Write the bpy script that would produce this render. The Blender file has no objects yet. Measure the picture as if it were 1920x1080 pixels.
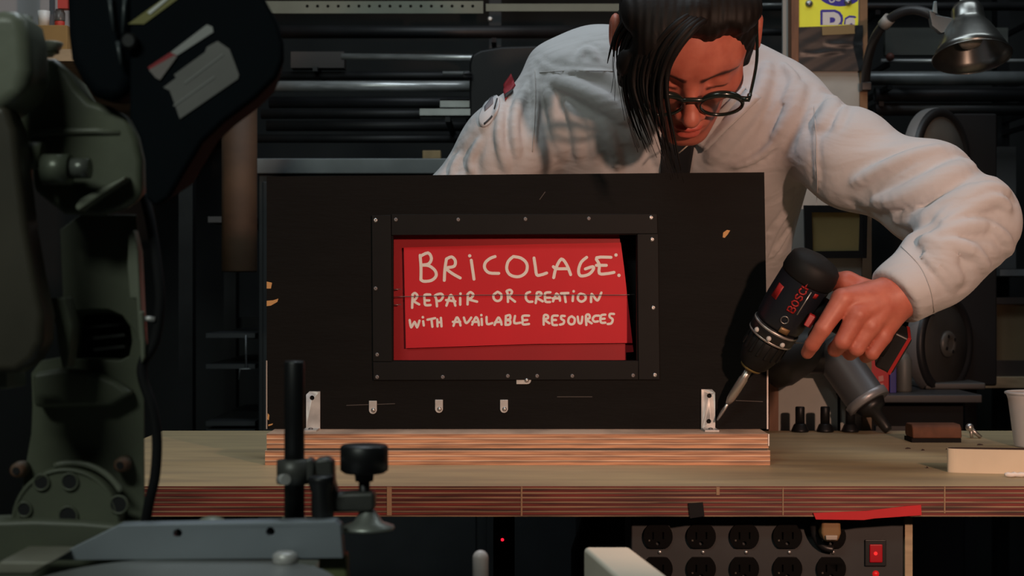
import bpy, math, random
import numpy as np
from mathutils import Vector, Matrix, Quaternion
from mathutils.geometry import tessellate_polygon

# ------------------------------------------------------------------ camera, world, lights, exposure
F = 2750.0                      # focal length in pixels of a 1920 px wide frame
CZ = 1.119                      # camera height
scene = bpy.context.scene
COL = scene.collection
random.seed(7)

cam_d = bpy.data.cameras.new('camera')
cam = bpy.data.objects.new('camera', cam_d)
COL.objects.link(cam)
cam.location = (0, 0, CZ)
cam.rotation_euler = (math.pi / 2, 0, 0)
cam_d.sensor_width = 36.0
cam_d.lens = F / 1920 * 36.0
cam_d.clip_start = 0.05
cam_d.dof.use_dof = True
cam_d.dof.focus_distance = 1.83
cam_d.dof.aperture_fstop = 9.0
scene.camera = cam

scene.view_settings.view_transform = 'Standard'
scene.view_settings.look = 'None'
scene.view_settings.exposure = 0.0
scene.view_settings.gamma = 1.0
scene.view_settings.use_curve_mapping = False

world = bpy.data.worlds.new('world')
scene.world = world
world.use_nodes = True
bg = world.node_tree.nodes['Background']
bg.inputs[0].default_value = (0.75, 0.88, 1.0, 1)
bg.inputs[1].default_value = 0.004


def aim(o, target):
    d = Vector(target) - o.location
    o.rotation_euler = d.to_track_quat('-Z', 'Y').to_euler()


def spot(name, loc, target, power, color, angle, blend, size):
    l = bpy.data.lights.new(name, 'SPOT')
    l.energy = power; l.color = color
    l.spot_size = math.radians(angle); l.spot_blend = blend; l.shadow_soft_size = size
    o = bpy.data.objects.new(name, l); COL.objects.link(o)
    o.location = loc; aim(o, target)
    return o


def area(name, loc, target, power, color, sx, sy):
    l = bpy.data.lights.new(name, 'AREA')
    l.energy = power; l.color = color; l.shape = 'RECTANGLE'; l.size = sx; l.size_y = sy
    o = bpy.data.objects.new(name, l); COL.objects.link(o)
    o.location = loc; aim(o, target)
    return o


# warm work lamp, right of the camera, shining on the man and the bench
spot('work_lamp_light', (0.70, 0.43, 1.37), (0.18, 1.86, 1.16), 52.0, (1.0, 0.60, 0.43), 56, 0.4, 0.03)
# cool tubes under the ceiling, and an added front fill
area('ceiling_light_bench', (-0.20, 1.85, 2.75), (0.0, 2.0, 0.9), 11.0, (0.82, 0.93, 1.0), 1.2, 0.25)
area('ceiling_light_back', (0.9, 2.2, 2.75), (0.9, 2.9, 1.2), 5.5, (0.86, 0.95, 1.0), 1.2, 0.25)
area('saw_fill_light', (-0.95, -0.5, 2.5), (-0.45, 1.1, 1.0), 14.0, (0.90, 1.0, 0.90), 0.9, 0.25)  # unseen fill, added to brighten the camera-facing sides of the saw

# ------------------------------------------------------------------ helpers


def P(px, py, D):
    return np.array([(px - 960.0) * D / F, D, CZ - (py - 540.0) * D / F])


def R(rpx, D):
    return rpx * D / F


MATS = {}


def mat(name, color, rough=0.5, metal=0.0, noise=0.0, nscale=30.0, color2=None, bump=0.0, bscale=80.0,
        stretch=None, emit=None, spec=0.5, coat=0.0, trans=0.0, alpha=1.0, sheen=0.0):
    if name in MATS:
        return MATS[name]
    m = bpy.data.materials.new(name)
    m.use_nodes = True
    nt = m.node_tree
    b = nt.nodes['Principled BSDF']
    b.inputs['Base Color'].default_value = (*color, 1)
    b.inputs['Roughness'].default_value = rough
    b.inputs['Metallic'].default_value = metal
    b.inputs['Specular IOR Level'].default_value = spec
    b.inputs['Coat Weight'].default_value = coat
    b.inputs['Transmission Weight'].default_value = trans
    b.inputs['Alpha'].default_value = alpha
    if sheen:
        b.inputs['Sheen Weight'].default_value = sheen
    if emit:
        b.inputs['Emission Color'].default_value = (*emit[0], 1)
        b.inputs['Emission Strength'].default_value = emit[1]
    if noise > 0 or bump > 0:
        tc = nt.nodes.new('ShaderNodeTexCoord')
        mp = nt.nodes.new('ShaderNodeMapping')
        nt.links.new(tc.outputs['Object'], mp.inputs['Vector'])
        if stretch:
            mp.inputs['Scale'].default_value = stretch
    if noise > 0:
        n = nt.nodes.new('ShaderNodeTexNoise')
        n.inputs['Scale'].default_value = nscale
        n.inputs['Detail'].default_value = 6
        nt.links.new(mp.outputs['Vector'], n.inputs['Vector'])
        r = nt.nodes.new('ShaderNodeValToRGB')
        c2 = color2 or tuple(c * (1 - noise) for c in color)
        r.color_ramp.elements[0].position = 0.35
        r.color_ramp.elements[1].position = 0.65
        r.color_ramp.elements[0].color = (*c2, 1)
        r.color_ramp.elements[1].color = (*color, 1)
        nt.links.new(n.outputs['Fac'], r.inputs['Fac'])
        nt.links.new(r.outputs['Color'], b.inputs['Base Color'])
    if bump > 0:
        n2 = nt.nodes.new('ShaderNodeTexNoise')
        n2.inputs['Scale'].default_value = bscale
        n2.inputs['Detail'].default_value = 5
        nt.links.new(mp.outputs['Vector'], n2.inputs['Vector'])
        bp = nt.nodes.new('ShaderNodeBump')
        bp.inputs['Strength'].default_value = bump
        bp.inputs['Distance'].default_value = 0.002
        nt.links.new(n2.outputs['Fac'], bp.inputs['Height'])
        nt.links.new(bp.outputs['Normal'], b.inputs['Normal'])
    MATS[name] = m
    return m


def ply_mat(name, scale_z, stops, streak=(2.0, 2.0, 60.0), rough=0.6, dark=0.35, offset=0.0):
    """laminated plywood edge: layers stacked along world-aligned object Z, streaked along X"""
    m = bpy.data.materials.new(name); m.use_nodes = True
    nt = m.node_tree; b = nt.nodes['Principled BSDF']
    b.inputs['Roughness'].default_value = rough
    tc = nt.nodes.new('ShaderNodeTexCoord')
    sep = nt.nodes.new('ShaderNodeSeparateXYZ')
    nt.links.new(tc.outputs['Object'], sep.inputs['Vector'])
    mu = nt.nodes.new('ShaderNodeMath'); mu.operation = 'MULTIPLY'
    mu.inputs[1].default_value = scale_z
    nt.links.new(sep.outputs['Z'], mu.inputs[0])
    ad = nt.nodes.new('ShaderNodeMath'); ad.operation = 'ADD'; ad.inputs[1].default_value = offset
    nt.links.new(mu.outputs[0], ad.inputs[0])
    fr = nt.nodes.new('ShaderNodeMath'); fr.operation = 'FRACT'
    nt.links.new(ad.outputs[0], fr.inputs[0])
    r = nt.nodes.new('ShaderNodeValToRGB')
    r.color_ramp.interpolation = 'LINEAR'
    e = r.color_ramp.elements
    e[0].position = stops[0][0]; e[0].color = (*stops[0][1], 1)
    e[1].position = stops[1][0]; e[1].color = (*stops[1][1], 1)
    for p, c in stops[2:]:
        x = e.new(p); x.color = (*c, 1)
    nt.links.new(fr.outputs[0], r.inputs['Fac'])
    mp = nt.nodes.new('ShaderNodeMapping'); mp.inputs['Scale'].default_value = streak
    nt.links.new(tc.outputs['Object'], mp.inputs['Vector'])
    n = nt.nodes.new('ShaderNodeTexNoise'); n.inputs['Scale'].default_value = 6.0; n.inputs['Detail'].default_value = 8
    nt.links.new(mp.outputs['Vector'], n.inputs['Vector'])
    r2 = nt.nodes.new('ShaderNodeValToRGB')
    r2.color_ramp.elements[0].position = 0.33; r2.color_ramp.elements[0].color = (dark, dark, dark * 1.05, 1)
    r2.color_ramp.elements[1].position = 0.62; r2.color_ramp.elements[1].color = (1, 1, 1, 1)
    nt.links.new(n.outputs['Fac'], r2.inputs['Fac'])
    mx = nt.nodes.new('ShaderNodeMix'); mx.data_type = 'RGBA'; mx.blend_type = 'MULTIPLY'
    mx.inputs[0].default_value = 1.0
    nt.links.new(r.outputs['Color'], mx.inputs[6]); nt.links.new(r2.outputs['Color'], mx.inputs[7])
    nt.links.new(mx.outputs[2], b.inputs['Base Color'])
    MATS[name] = m
    return m


def frame_of(axis):
    a = np.array(axis, float); a /= np.linalg.norm(a)
    ref = np.array([0, 0, 1.0]) if abs(a[2]) < 0.9 else np.array([1.0, 0, 0])
    u = np.cross(ref, a); u /= np.linalg.norm(u)
    v = np.cross(a, u)
    return u, v, a


class MB:
    def __init__(self):
        self.v = []; self.f = []; self.s = []; self.m = []; self.slot = 0

    def add(self, verts, faces, smooth=False):
        b = len(self.v)
        self.v += [tuple(map(float, p)) for p in verts]
        for f in faces:
            self.f.append(tuple(b + i for i in f)); self.s.append(smooth); self.m.append(self.slot)
        return self

    def box(self, x0, x1, y0, y1, z0, z1):
        v = [(x, y, z) for z in (z0, z1) for y in (y0, y1) for x in (x0, x1)]
        f = [(0, 2, 3, 1), (4, 5, 7, 6), (0, 1, 5, 4), (2, 6, 7, 3), (0, 4, 6, 2), (1, 3, 7, 5)]
        return self.add(v, f)

    def obox(self, c, ax, ay, az):
        """oriented box: centre and three half-axis vectors"""
        c, ax, ay, az = map(np.array, (c, ax, ay, az))
        v = [c + i * ax + j * ay + k * az for k in (-1, 1) for j in (-1, 1) for i in (-1, 1)]
        f = [(0, 2, 3, 1), (4, 5, 7, 6), (0, 1, 5, 4), (2, 6, 7, 3), (0, 4, 6, 2), (1, 3, 7, 5)]
        return self.add(v, f)

    def lathe(self, prof, origin, axis, n=24, caps=True, flat=(1, 1)):
        u, v, a = frame_of(axis)
        o = np.array(origin, float)
        vs = []; fs = []
        for r, t in prof:
            for i in range(n):
                th = 2 * math.pi * i / n
                vs.append(o + a * t + r * (flat[0] * math.cos(th) * u + flat[1] * math.sin(th) * v))
        for k in range(len(prof) - 1):
            for i in range(n):
                j = (i + 1) % n
                fs.append((k * n + i, k * n + j, (k + 1) * n + j, (k + 1) * n + i))
        self.add(vs, fs, True)
        if caps:
            b = len(self.v) - len(vs)
            self.f.append(tuple(b + i for i in reversed(range(n)))); self.s.append(False); self.m.append(self.slot)
            k = (len(prof) - 1) * n
            self.f.append(tuple(b + k + i for i in range(n))); self.s.append(False); self.m.append(self.slot)
        return self

    def cyl(self, p0, p1, r0, r1=None, n=16, caps=True, flat=(1, 1)):
        p0 = np.array(p0, float); p1 = np.array(p1, float)
        L = np.linalg.norm(p1 - p0)
        return self.lathe([(r0, 0), (r0 if r1 is None else r1, L)], p0, p1 - p0, n, caps, flat)

    def ell(self, c, r, n=16):
        vs = []; fs = []
        m = n // 2
        for k in range(1, m):
            ph = math.pi * k / m
            for i in range(n):
                th = 2 * math.pi * i / n
                vs.append((c[0] + r[0] * math.sin(ph) * math.cos(th), c[1] + r[1] * math.sin(ph) * math.sin(th), c[2] + r[2] * math.cos(ph)))
        for k in range(m - 2):
            for i in range(n):
                j = (i + 1) % n
                fs.append((k * n + i, (k + 1) * n + i, (k + 1) * n + j, k * n + j))
        t = len(vs); vs.append((c[0], c[1], c[2] + r[2])); b = len(vs); vs.append((c[0], c[1], c[2] - r[2]))
        for i in range(n):
            j = (i + 1) % n
            fs.append((t, i, j)); fs.append((b, (m - 2) * n + j, (m - 2) * n + i))
        return self.add(vs, fs, True)

    def tube(self, pts, rad, n=8, caps=True, closed=False):
        pts = [np.array(p, float) for p in pts]
        if not hasattr(rad, '__len__'):
            rad = [rad] * len(pts)
        N = len(pts); vs = []; fs = []
        u = None
        for i in range(N):
            if closed:
                t = pts[(i + 1) % N] - pts[i - 1]
            else:
                t = pts[min(i + 1, N - 1)] - pts[max(i - 1, 0)]
            t = t / (np.linalg.norm(t) + 1e-12)
            if u is None:
                u, _, _ = frame_of(t)
            u = u - t * np.dot(u, t); u /= np.linalg.norm(u) + 1e-12
            w = np.cross(t, u)
            for k in range(n):
                th = 2 * math.pi * k / n
                vs.append(pts[i] + rad[i] * (math.cos(th) * u + math.sin(th) * w))
        for i in range(N if closed else N - 1):
            a = i * n; b = ((i + 1) % N) * n
            for k in range(n):
                j = (k + 1) % n
                fs.append((a + k, a + j, b + j, b + k))
        if caps and not closed:
            fs.append(tuple(reversed(range(n)))); fs.append(tuple((N - 1) * n + k for k in range(n)))
        return self.add(vs, fs, True)

    def prism(self, poly, y0, y1, holes=(), taper=1.0):
        """poly: list of (x,z) world; extruded from y0 (front, towards camera) to y1"""
        loops = [list(poly)] + [list(h) for h in holes]
        def area2(l):
            return sum(l[i][0] * l[(i + 1) % len(l)][1] - l[(i + 1) % len(l)][0] * l[i][1] for i in range(len(l)))
        if area2(loops[0]) < 0: loops[0].reverse()
        for h in loops[1:]:
            if area2(h) > 0: h.reverse()
        flat = [p for l in loops for p in l]
        n = len(flat)
        gx = sum(p[0] for p in loops[0]) / len(loops[0]); gz = sum(p[1] for p in loops[0]) / len(loops[0])
        vs = [(x, y0, z) for x, z in flat] + [(gx + (x - gx) * taper, y1, gz + (z - gz) * taper) for x, z in flat]
        fs = []
        if len(loops) == 1:
            fs.append(tuple(range(n))); fs.append(tuple(reversed(range(n, 2 * n))))
        else:
            tris = tessellate_polygon([[Vector((x, z, 0)) for x, z in l] for l in loops])
            for a, b, c in tris:
                pa, pb, pc = flat[a], flat[b], flat[c]
                ar = (pb[0] - pa[0]) * (pc[1] - pa[1]) - (pc[0] - pa[0]) * (pb[1] - pa[1])
                if abs(ar) < 1e-14: continue
                if ar < 0: b, c = c, b
                fs.append((a, b, c)); fs.append((n + a, n + c, n + b))
        o = 0
        for l in loops:
            k = len(l)
            for i in range(k):
                j = (i + 1) % k
                fs.append((o + i, n + o + i, n + o + j, o + j))
            o += k
        return self.add(vs, fs)

    def prism_px(self, poly, D0, D1, holes=(), Dref=None, taper=1.0):
        d = Dref or D0
        cv = lambda l: [(P(x, y, d)[0], P(x, y, d)[2]) for x, y in l]
        return self.prism(cv(poly), D0, D1, [cv(h) for h in holes], taper)


def circ(cx, cy, r, n=12, ry=None):
    return [(cx + r * math.cos(2 * math.pi * i / n), cy + (ry or r) * math.sin(2 * math.pi * i / n)) for i in range(n)]


ORG = {}


def make_mesh(name, verts, faces, smooth, mats_idx=None):
    me = bpy.data.meshes.new(name)
    me.from_pydata(verts, [], faces)
    me.polygons.foreach_set('use_smooth', smooth)
    if mats_idx is not None:
        me.polygons.foreach_set('material_index', mats_idx)
    me.update()
    return me


def obj(name, mb, material, parent=None, bevel=0, seg=2, origin=None, label=None):
    v = np.array(mb.v, float)
    if origin is None:
        if parent is not None:
            origin = (v.min(0) + v.max(0)) / 2
        else:
            c = (v.min(0) + v.max(0)) / 2
            origin = np.array([c[0], c[1], v[:, 2].min()])
    origin = np.array(origin, float)
    me = make_mesh(name, (v - origin).tolist(), mb.f, mb.s, mb.m)
    ms = material if isinstance(material, (list, tuple)) else [material]
    for m in ms:
        me.materials.append(m)
    o = bpy.data.objects.new(name, me)
    COL.objects.link(o)
    ORG[o.name] = origin
    if parent is not None:
        o.parent = parent
        o.location = Vector(origin - ORG[parent.name])
    else:
        o.location = Vector(origin)
    if bevel:
        bm = o.modifiers.new('bevel', 'BEVEL'); bm.width = bevel; bm.segments = seg
        bm.limit_method = 'ANGLE'; bm.angle_limit = math.radians(40)
        me.polygons.foreach_set('use_smooth', [True] * len(me.polygons))
        wn = o.modifiers.new('wn', 'WEIGHTED_NORMAL'); wn.keep_sharp = True
    if label:
        o['label'] = label
    return o


def thing(name, label, cat, loc, group=None):
    o = bpy.data.objects.new(name, None)
    o.empty_display_size = 0.05
    COL.objects.link(o)
    o.location = Vector(loc); ORG[o.name] = np.array(loc, float)
    return tag(o, label, cat, group)


def tag(o, label, cat, group=None):
    o['label'] = label; o['category'] = cat
    if group: o['group'] = group
    return o


def struct(o):
    o['kind'] = 'structure'
    return o


# ---- implicit surfaces: smooth unions meshed with surface nets
def sd_cap(p, a, b, ra, rb):
    a = np.asarray(a, float); b = np.asarray(b, float)
    pa = p - a; ba = b - a
    h = np.clip((pa @ ba) / max(ba @ ba, 1e-12), 0, 1)
    return np.linalg.norm(pa - h[:, None] * ba, axis=1) - (ra + (rb - ra) * h)


def sd_ell(p, c, r):
    r = np.asarray(r, float)
    q = (p - np.asarray(c, float))
    k0 = np.linalg.norm(q / r, axis=1)
    k1 = np.linalg.norm(q / (r * r), axis=1)
    return np.where(k0 < 1e-6, -r.min(), k0 * (k0 - 1.0) / np.maximum(k1, 1e-9))


def smin(a, b, k):
    h = np.clip(0.5 + 0.5 * (b - a) / k, 0, 1)
    return b * (1 - h) + a * h - k * h * (1 - h)


def smax(a, b, k):
    return -smin(-a, -b, k)


def surface_nets(f, lo, hi, h, B=24):
    lo = np.array(lo, float); hi = np.array(hi, float)
    nb = np.ceil((hi - lo) / (h * B)).astype(int)
    bi = np.stack(np.meshgrid(*[np.arange(n) for n in nb], indexing='ij'), -1).reshape(-1, 3)
    cen = lo + (bi + 0.5) * B * h
    d = f(cen)
    bi = bi[np.abs(d) < 0.5 * B * h * 1.7321 * 1.35 + 0.012]
    NY = int(nb[1] * B + 2); NZ = int(nb[2] * B + 2)
    gid = lambda c: ((c[:, 0] + 1) * (NY + 2) + (c[:, 1] + 1)) * (NZ + 2) + (c[:, 2] + 1)
    g = np.stack(np.meshgrid(*[np.arange(B + 1)] * 3, indexing='ij'), -1).reshape(-1, 3)
    corner = np.array([(i, j, k) for i in (0, 1) for j in (0, 1) for k in (0, 1)])
    edges = [(a, b) for a in range(8) for b in range(a + 1, 8) if np.abs(corner[a] - corner[b]).sum() == 1]
    ids = []; vts = []; qd = []
    for b0 in bi:
        base = b0 * B
        V = f(lo + (base + g) * h).reshape(B + 1, B + 1, B + 1)
        if V.min() > 0 or V.max() < 0:
            continue
        S = V < 0
        cs = np.stack([S[c[0]:B + c[0], c[1]:B + c[1], c[2]:B + c[2]] for c in corner], -1)
        act = np.argwhere(cs.any(-1) & ~cs.all(-1))
        if len(act) == 0:
            continue
        cv = np.stack([V[act[:, 0] + c[0], act[:, 1] + c[1], act[:, 2] + c[2]] for c in corner], -1)
        acc = np.zeros((len(act), 3)); cnt = np.zeros(len(act))
        for a, b in edges:
            va = cv[:, a]; vb = cv[:, b]
            m = (va < 0) != (vb < 0)
            t = np.where(m, va / np.where(m, va - vb, 1), 0)
            pt = corner[a] + t[:, None] * (corner[b] - corner[a])
            acc += np.where(m[:, None], pt, 0); cnt += m
        vts.append(lo + (base + act + acc / cnt[:, None]) * h)
        ids.append(gid(base + act))
        for ax in range(3):
            sl0 = [slice(0, B)] * 3; sl1 = [slice(0, B)] * 3
            sl1[ax] = slice(1, B + 1)
            A = S[tuple(sl0)]; C = S[tuple(sl1)]
            e = np.argwhere(A != C)
            if len(e) == 0:
                continue
            inside = A[e[:, 0], e[:, 1], e[:, 2]]
            o1 = np.zeros(3, int); o2 = np.zeros(3, int)
            o1[(ax + 1) % 3] = 1; o2[(ax + 2) % 3] = 1
            ge = base + e
            q = np.stack([gid(ge - o1 - o2), gid(ge - o2), gid(ge), gid(ge - o1)], -1)
            q[~inside] = q[~inside][:, ::-1]
            qd.append(q)
    ids = np.concatenate(ids); vts = np.concatenate(vts); qd = np.concatenate(qd)
    order = np.argsort(ids); ids = ids[order]; vts = vts[order]
    pos = np.searchsorted(ids, qd); pos = np.minimum(pos, len(ids) - 1)
    ok = (ids[pos] == qd).all(1)
    return vts, pos[ok]


def net_obj(name, f, lo, hi, h, material, parent, colorfn=None):
    v, q = surface_nets(f, lo, hi, h)
    mb = MB(); mb.v = v.tolist(); mb.f = [tuple(x) for x in q.tolist()]
    mb.s = [True] * len(mb.f); mb.m = [0] * len(mb.f)
    o = obj(name, mb, material, parent)
    if colorfn is not None:
        c = colorfn(v)
        at = o.data.color_attributes.new('tint', 'FLOAT_COLOR', 'POINT')
        at.data.foreach_set('color', np.concatenate([c, np.ones((len(c), 1))], 1).astype(np.float32).ravel())
    return o


def raymarch(f, px, py, d0=1.4, d1=2.6):
    """depth at which the viewing ray through a photo pixel meets surface f"""
    px = np.asarray(px, float); py = np.asarray(py, float)
    D = np.full(px.shape, d0)
    for _ in range(60):
        p = np.stack([(px - 960) * D / F, D, CZ - (py - 540) * D / F], -1)
        D = np.minimum(D + 0.8 * f(p), d1)
    return D


def grad(f, p, e=0.002):
    g = np.stack([f(p + np.eye(3)[i] * e) - f(p - np.eye(3)[i] * e) for i in range(3)], -1)
    return g / (np.linalg.norm(g, axis=1)[:, None] + 1e-9)


def in_poly(pts, poly):
    x, y = pts[:, 0], pts[:, 1]; c = np.zeros(len(pts), bool)
    n = len(poly)
    for i in range(n):
        x1, y1 = poly[i]; x2, y2 = poly[(i + 1) % n]
        m = ((y1 > y) != (y2 > y))
        c ^= m & (x < (x2 - x1) * (y - y1) / ((y2 - y1) if y2 != y1 else 1e-9) + x1)
    return c


def cloth_patch(f, quad, nu, nv, lift, thick, disc=False):
    """thin curved sheet lying on surface f; quad = four photo-pixel corners"""
    q = np.array(quad, float)
    u, v = np.meshgrid(np.linspace(0, 1, nu), np.linspace(0, 1, nv), indexing='ij')
    if disc:
        a_, b_ = 2 * u - 1, 2 * v - 1
        u, v = .5 + .5 * a_ * np.sqrt(1 - b_ ** 2 / 2), .5 + .5 * b_ * np.sqrt(1 - a_ ** 2 / 2)
    pp = ((1 - u) * (1 - v))[..., None] * q[0] + (u * (1 - v))[..., None] * q[1] + (u * v)[..., None] * q[2] + ((1 - u) * v)[..., None] * q[3]
    pp = pp.reshape(-1, 2)
    D = raymarch(f, pp[:, 0], pp[:, 1])
    p = np.stack([(pp[:, 0] - 960) * D / F, D, CZ - (pp[:, 1] - 540) * D / F], -1)
    n = grad(f, p, 0.006)
    top = p + n * lift; bot = p + n * (lift - thick)
    N = nu * nv
    fs = []
    idx = lambda i, j: i * nv + j
    for i in range(nu - 1):
        for j in range(nv - 1):
            a, b, c, d = idx(i, j), idx(i + 1, j), idx(i + 1, j + 1), idx(i, j + 1)
            fs.append((a, d, c, b)); fs.append((N + a, N + b, N + c, N + d))
    ring = [idx(i, 0) for i in range(nu)] + [idx(nu - 1, j) for j in range(1, nv)] + [idx(i, nv - 1) for i in range(nu - 2, -1, -1)] + [idx(0, j) for j in range(nv - 2, 0, -1)]
    for k in range(len(ring)):
        a, b = ring[k], ring[(k + 1) % len(ring)]
        fs.append((a, b, N + b, N + a))
    mb = MB(); mb.add(np.concatenate([top, bot]).tolist(), fs, True)
    return mb


def stroke_mesh(mb, pts, w, y):
    """brush stroke with round ends: pts are photo pixels at depth y, w = width in pixels; thin raised paint"""
    rr = w / 2
    for i in range(len(pts) - 1):
        a = np.array(pts[i], float); b = np.array(pts[i + 1], float)
        d = b - a; L = np.linalg.norm(d)
        if L < 1e-6: continue
        ang = math.atan2(d[1], d[0])
        poly = [(b[0] + rr * math.cos(ang + t), b[1] + rr * math.sin(ang + t)) for t in np.linspace(-math.pi / 2, math.pi / 2, 6)]
        poly += [(a[0] + rr * math.cos(ang + t), a[1] + rr * math.sin(ang + t)) for t in np.linspace(math.pi / 2, 3 * math.pi / 2, 6)]
        mb.prism_px(poly, y - 0.0004 - 8e-7 * len(mb.f), y + 0.0002)
    if len(pts) == 1:
        mb.prism_px(circ(pts[0][0], pts[0][1], rr * 1.15, 10), y - 0.0004, y)
    return mb


def smooth_path(pts, sub=4):
    pts = [np.array(p, float) for p in pts]
    if len(pts) < 3: return pts
    out = []
    n = len(pts)
    for i in range(n - 1):
        p0 = pts[max(i - 1, 0)]; p1 = pts[i]; p2 = pts[i + 1]; p3 = pts[min(i + 2, n - 1)]
        for k in range(sub):
            t = k / sub
            out.append(0.5 * ((2 * p1) + (-p0 + p2) * t + (2 * p0 - 5 * p1 + 4 * p2 - p3) * t * t + (-p0 + 3 * p1 - 3 * p2 + p3) * t ** 3))
    out.append(pts[-1])
    return out

# ------------------------------------------------------------------ materials
M_black_panel = mat('black_painted_plywood', (0.0066, 0.0060, 0.0056), 0.68, noise=0.2, nscale=9, stretch=(1, 1, 5), bump=0.15, bscale=60, spec=0.13)
M_raw_edge = mat('raw_plywood_edge', (0.62, 0.47, 0.40), 0.7, noise=0.4, nscale=40)
M_black_strip = mat('black_strip', (0.0048, 0.0046, 0.0045), 0.6, noise=0.2, nscale=30, spec=0.22)
M_screw = mat('screw_steel', (0.55, 0.53, 0.52), 0.35, 0.9)
M_screw_dull = mat('screw_dull', (0.22, 0.20, 0.20), 0.5, 0.7)
M_zinc = mat('zinc_bracket', (0.66, 0.64, 0.62), 0.42, 0.3, noise=0.3, nscale=60)
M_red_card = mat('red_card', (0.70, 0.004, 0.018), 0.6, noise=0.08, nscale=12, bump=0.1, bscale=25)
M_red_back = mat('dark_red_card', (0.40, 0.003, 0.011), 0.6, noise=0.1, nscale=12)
M_paint = mat('cream_paint', (0.92, 0.86, 0.82), 0.6)
M_wood_top = mat('bench_top_wood', (0.49, 0.37, 0.205), 0.5, noise=0.45, nscale=4, stretch=(1.2, 6, 1), color2=(0.36, 0.275, 0.165), bump=0.15, bscale=40)
M_bench_edge = ply_mat('bench_plywood_edge', 1 / 0.0051, [(0.0, (0.15, 0.018, 0.013)), (0.5, (0.20, 0.024, 0.016)), (0.62, (0.08, 0.03, 0.02)), (0.80, (0.36, 0.25, 0.15)), (0.93, (0.30, 0.17, 0.10))], streak=(1.6, 1, 60), dark=0.22)
M_base_edge = ply_mat('base_plywood_edge', 1 / 0.0062, [(0.0, (0.66, 0.29, 0.15)), (0.4, (0.76, 0.40, 0.22)), (0.62, (0.42, 0.19, 0.12)), (0.80, (0.90, 0.66, 0.48)), (0.93, (0.78, 0.44, 0.27))], streak=(2.2, 1, 55), dark=0.45)
M_dark_metal = mat('dark_metal', (0.018, 0.019, 0.021), 0.45, 0.6, noise=0.3, nscale=15)
M_black = mat('black_plastic', (0.012, 0.012, 0.013), 0.4)
M_matt_black = mat('matt_black', (0.010, 0.010, 0.011), 0.8, spec=0.2)
M_outlet_panel = mat('outlet_panel_grey', (0.029, 0.030, 0.031), 0.5, 0.0, noise=0.2, nscale=20)
M_steel = mat('steel_pipe_metal', (0.55, 0.57, 0.57), 0.30, 0.55, noise=0.35, nscale=25, stretch=(1, 8, 8))
M_steel_dull = mat('dull_steel_pipe', (0.26, 0.28, 0.29), 0.40, 0.5, noise=0.3, nscale=20)
M_dark_pipe = mat('dark_pipe_metal', (0.035, 0.036, 0.038), 0.5, 0.5, noise=0.4, nscale=12)
M_wood_brown = mat('brown_wood_trim', (0.20, 0.085, 0.04), 0.6, noise=0.4, nscale=15, stretch=(6, 6, 1))
M_wood_pale = mat('pale_wood', (0.45, 0.34, 0.21), 0.6, noise=0.35, nscale=15, stretch=(1, 6, 6))
M_board_white = mat('dirty_white_board', (0.38, 0.375, 0.345), 0.7, noise=0.25, nscale=8)
M_wall = mat('dark_grey_wall', (0.016, 0.018, 0.018), 0.9, noise=0.4, nscale=3)
M_floor = mat('concrete_floor', (0.045, 0.044, 0.042), 0.85, noise=0.4, nscale=4, bump=0.2)
M_ceiling = mat('dark_ceiling', (0.10, 0.10, 0.10), 0.9, noise=0.2, nscale=3)
M_red_tape = mat('red_tape', (0.55, 0.008, 0.015), 0.5, noise=0.15, nscale=20)
M_cream = mat('cream_tape', (0.66, 0.56, 0.42), 0.65, noise=0.1, nscale=20)

# ------------------------------------------------------------------ room
def sbox(name, x0, x1, y0, y1, z0, z1, m):
    return struct(obj(name, MB().box(x0, x1, y0, y1, z0, z1), m))

sbox('floor', -2.4, 2.4, -1.6, 3.8, -0.1, 0.0, M_floor)
sbox('wall_back', -2.4, 2.4, 3.7, 3.8, 0.0, 2.9, M_wall)
sbox('wall_left', -2.5, -2.4, -1.6, 3.8, 0.0, 2.9, M_wall)
sbox('wall_right', 2.4, 2.5, -1.6, 3.8, 0.0, 2.9, M_wall)
sbox('ceiling', -2.5, 2.5, -1.6, 3.8, 2.9, 3.0, M_ceiling)

# ------------------------------------------------------------------ workbench
BT = 0.9
bench = thing('workbench', 'long wooden workbench with laminated plywood edge under the black panel', 'workbench', (0.24, 1.93, 0))
bx0, bx1, by0, by1 = -0.536, 0.95, 1.62, 2.25
mb = MB()
mb.box(bx0, bx1, by0, by1, BT - 0.0335, BT)
for i, f in enumerate(mb.f):
    mb.m[i] = 0 if i == 1 else 1
obj('worktop', mb, [M_wood_top, M_bench_edge], bench)
for x in (bx0 + 0.05, bx1 - 0.05):
    for y in (by0 + 0.16, by1 - 0.06):
        obj('leg', MB().box(x - 0.04, x + 0.04, y - 0.04, y + 0.04, 0, BT - 0.0335), M_dark_metal, bench)
obj('rear_rail', MB().box(bx0 + 0.1, bx1 - 0.1, by1 - 0.09, by1 - 0.06, 0.25, 0.33), M_dark_metal, bench)
for px, y0, y1, w in ((978, 912, 967, 3), (1346, 913, 928, 6), (1468, 914, 966, 2), (1771, 912, 962, 2.5), (730, 913, 966, 9)):
    a = P(px - w / 2, y0, 1.62); b = P(px + w / 2, y1, 1.62)
    obj('edge_filler', MB().box(a[0], b[0], 1.6193, 1.6215, max(b[2], 0.867), min(a[2], 0.8995)), mat('edge_filler_wood', (0.30, 0.19, 0.11), 0.7), bench)

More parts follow.
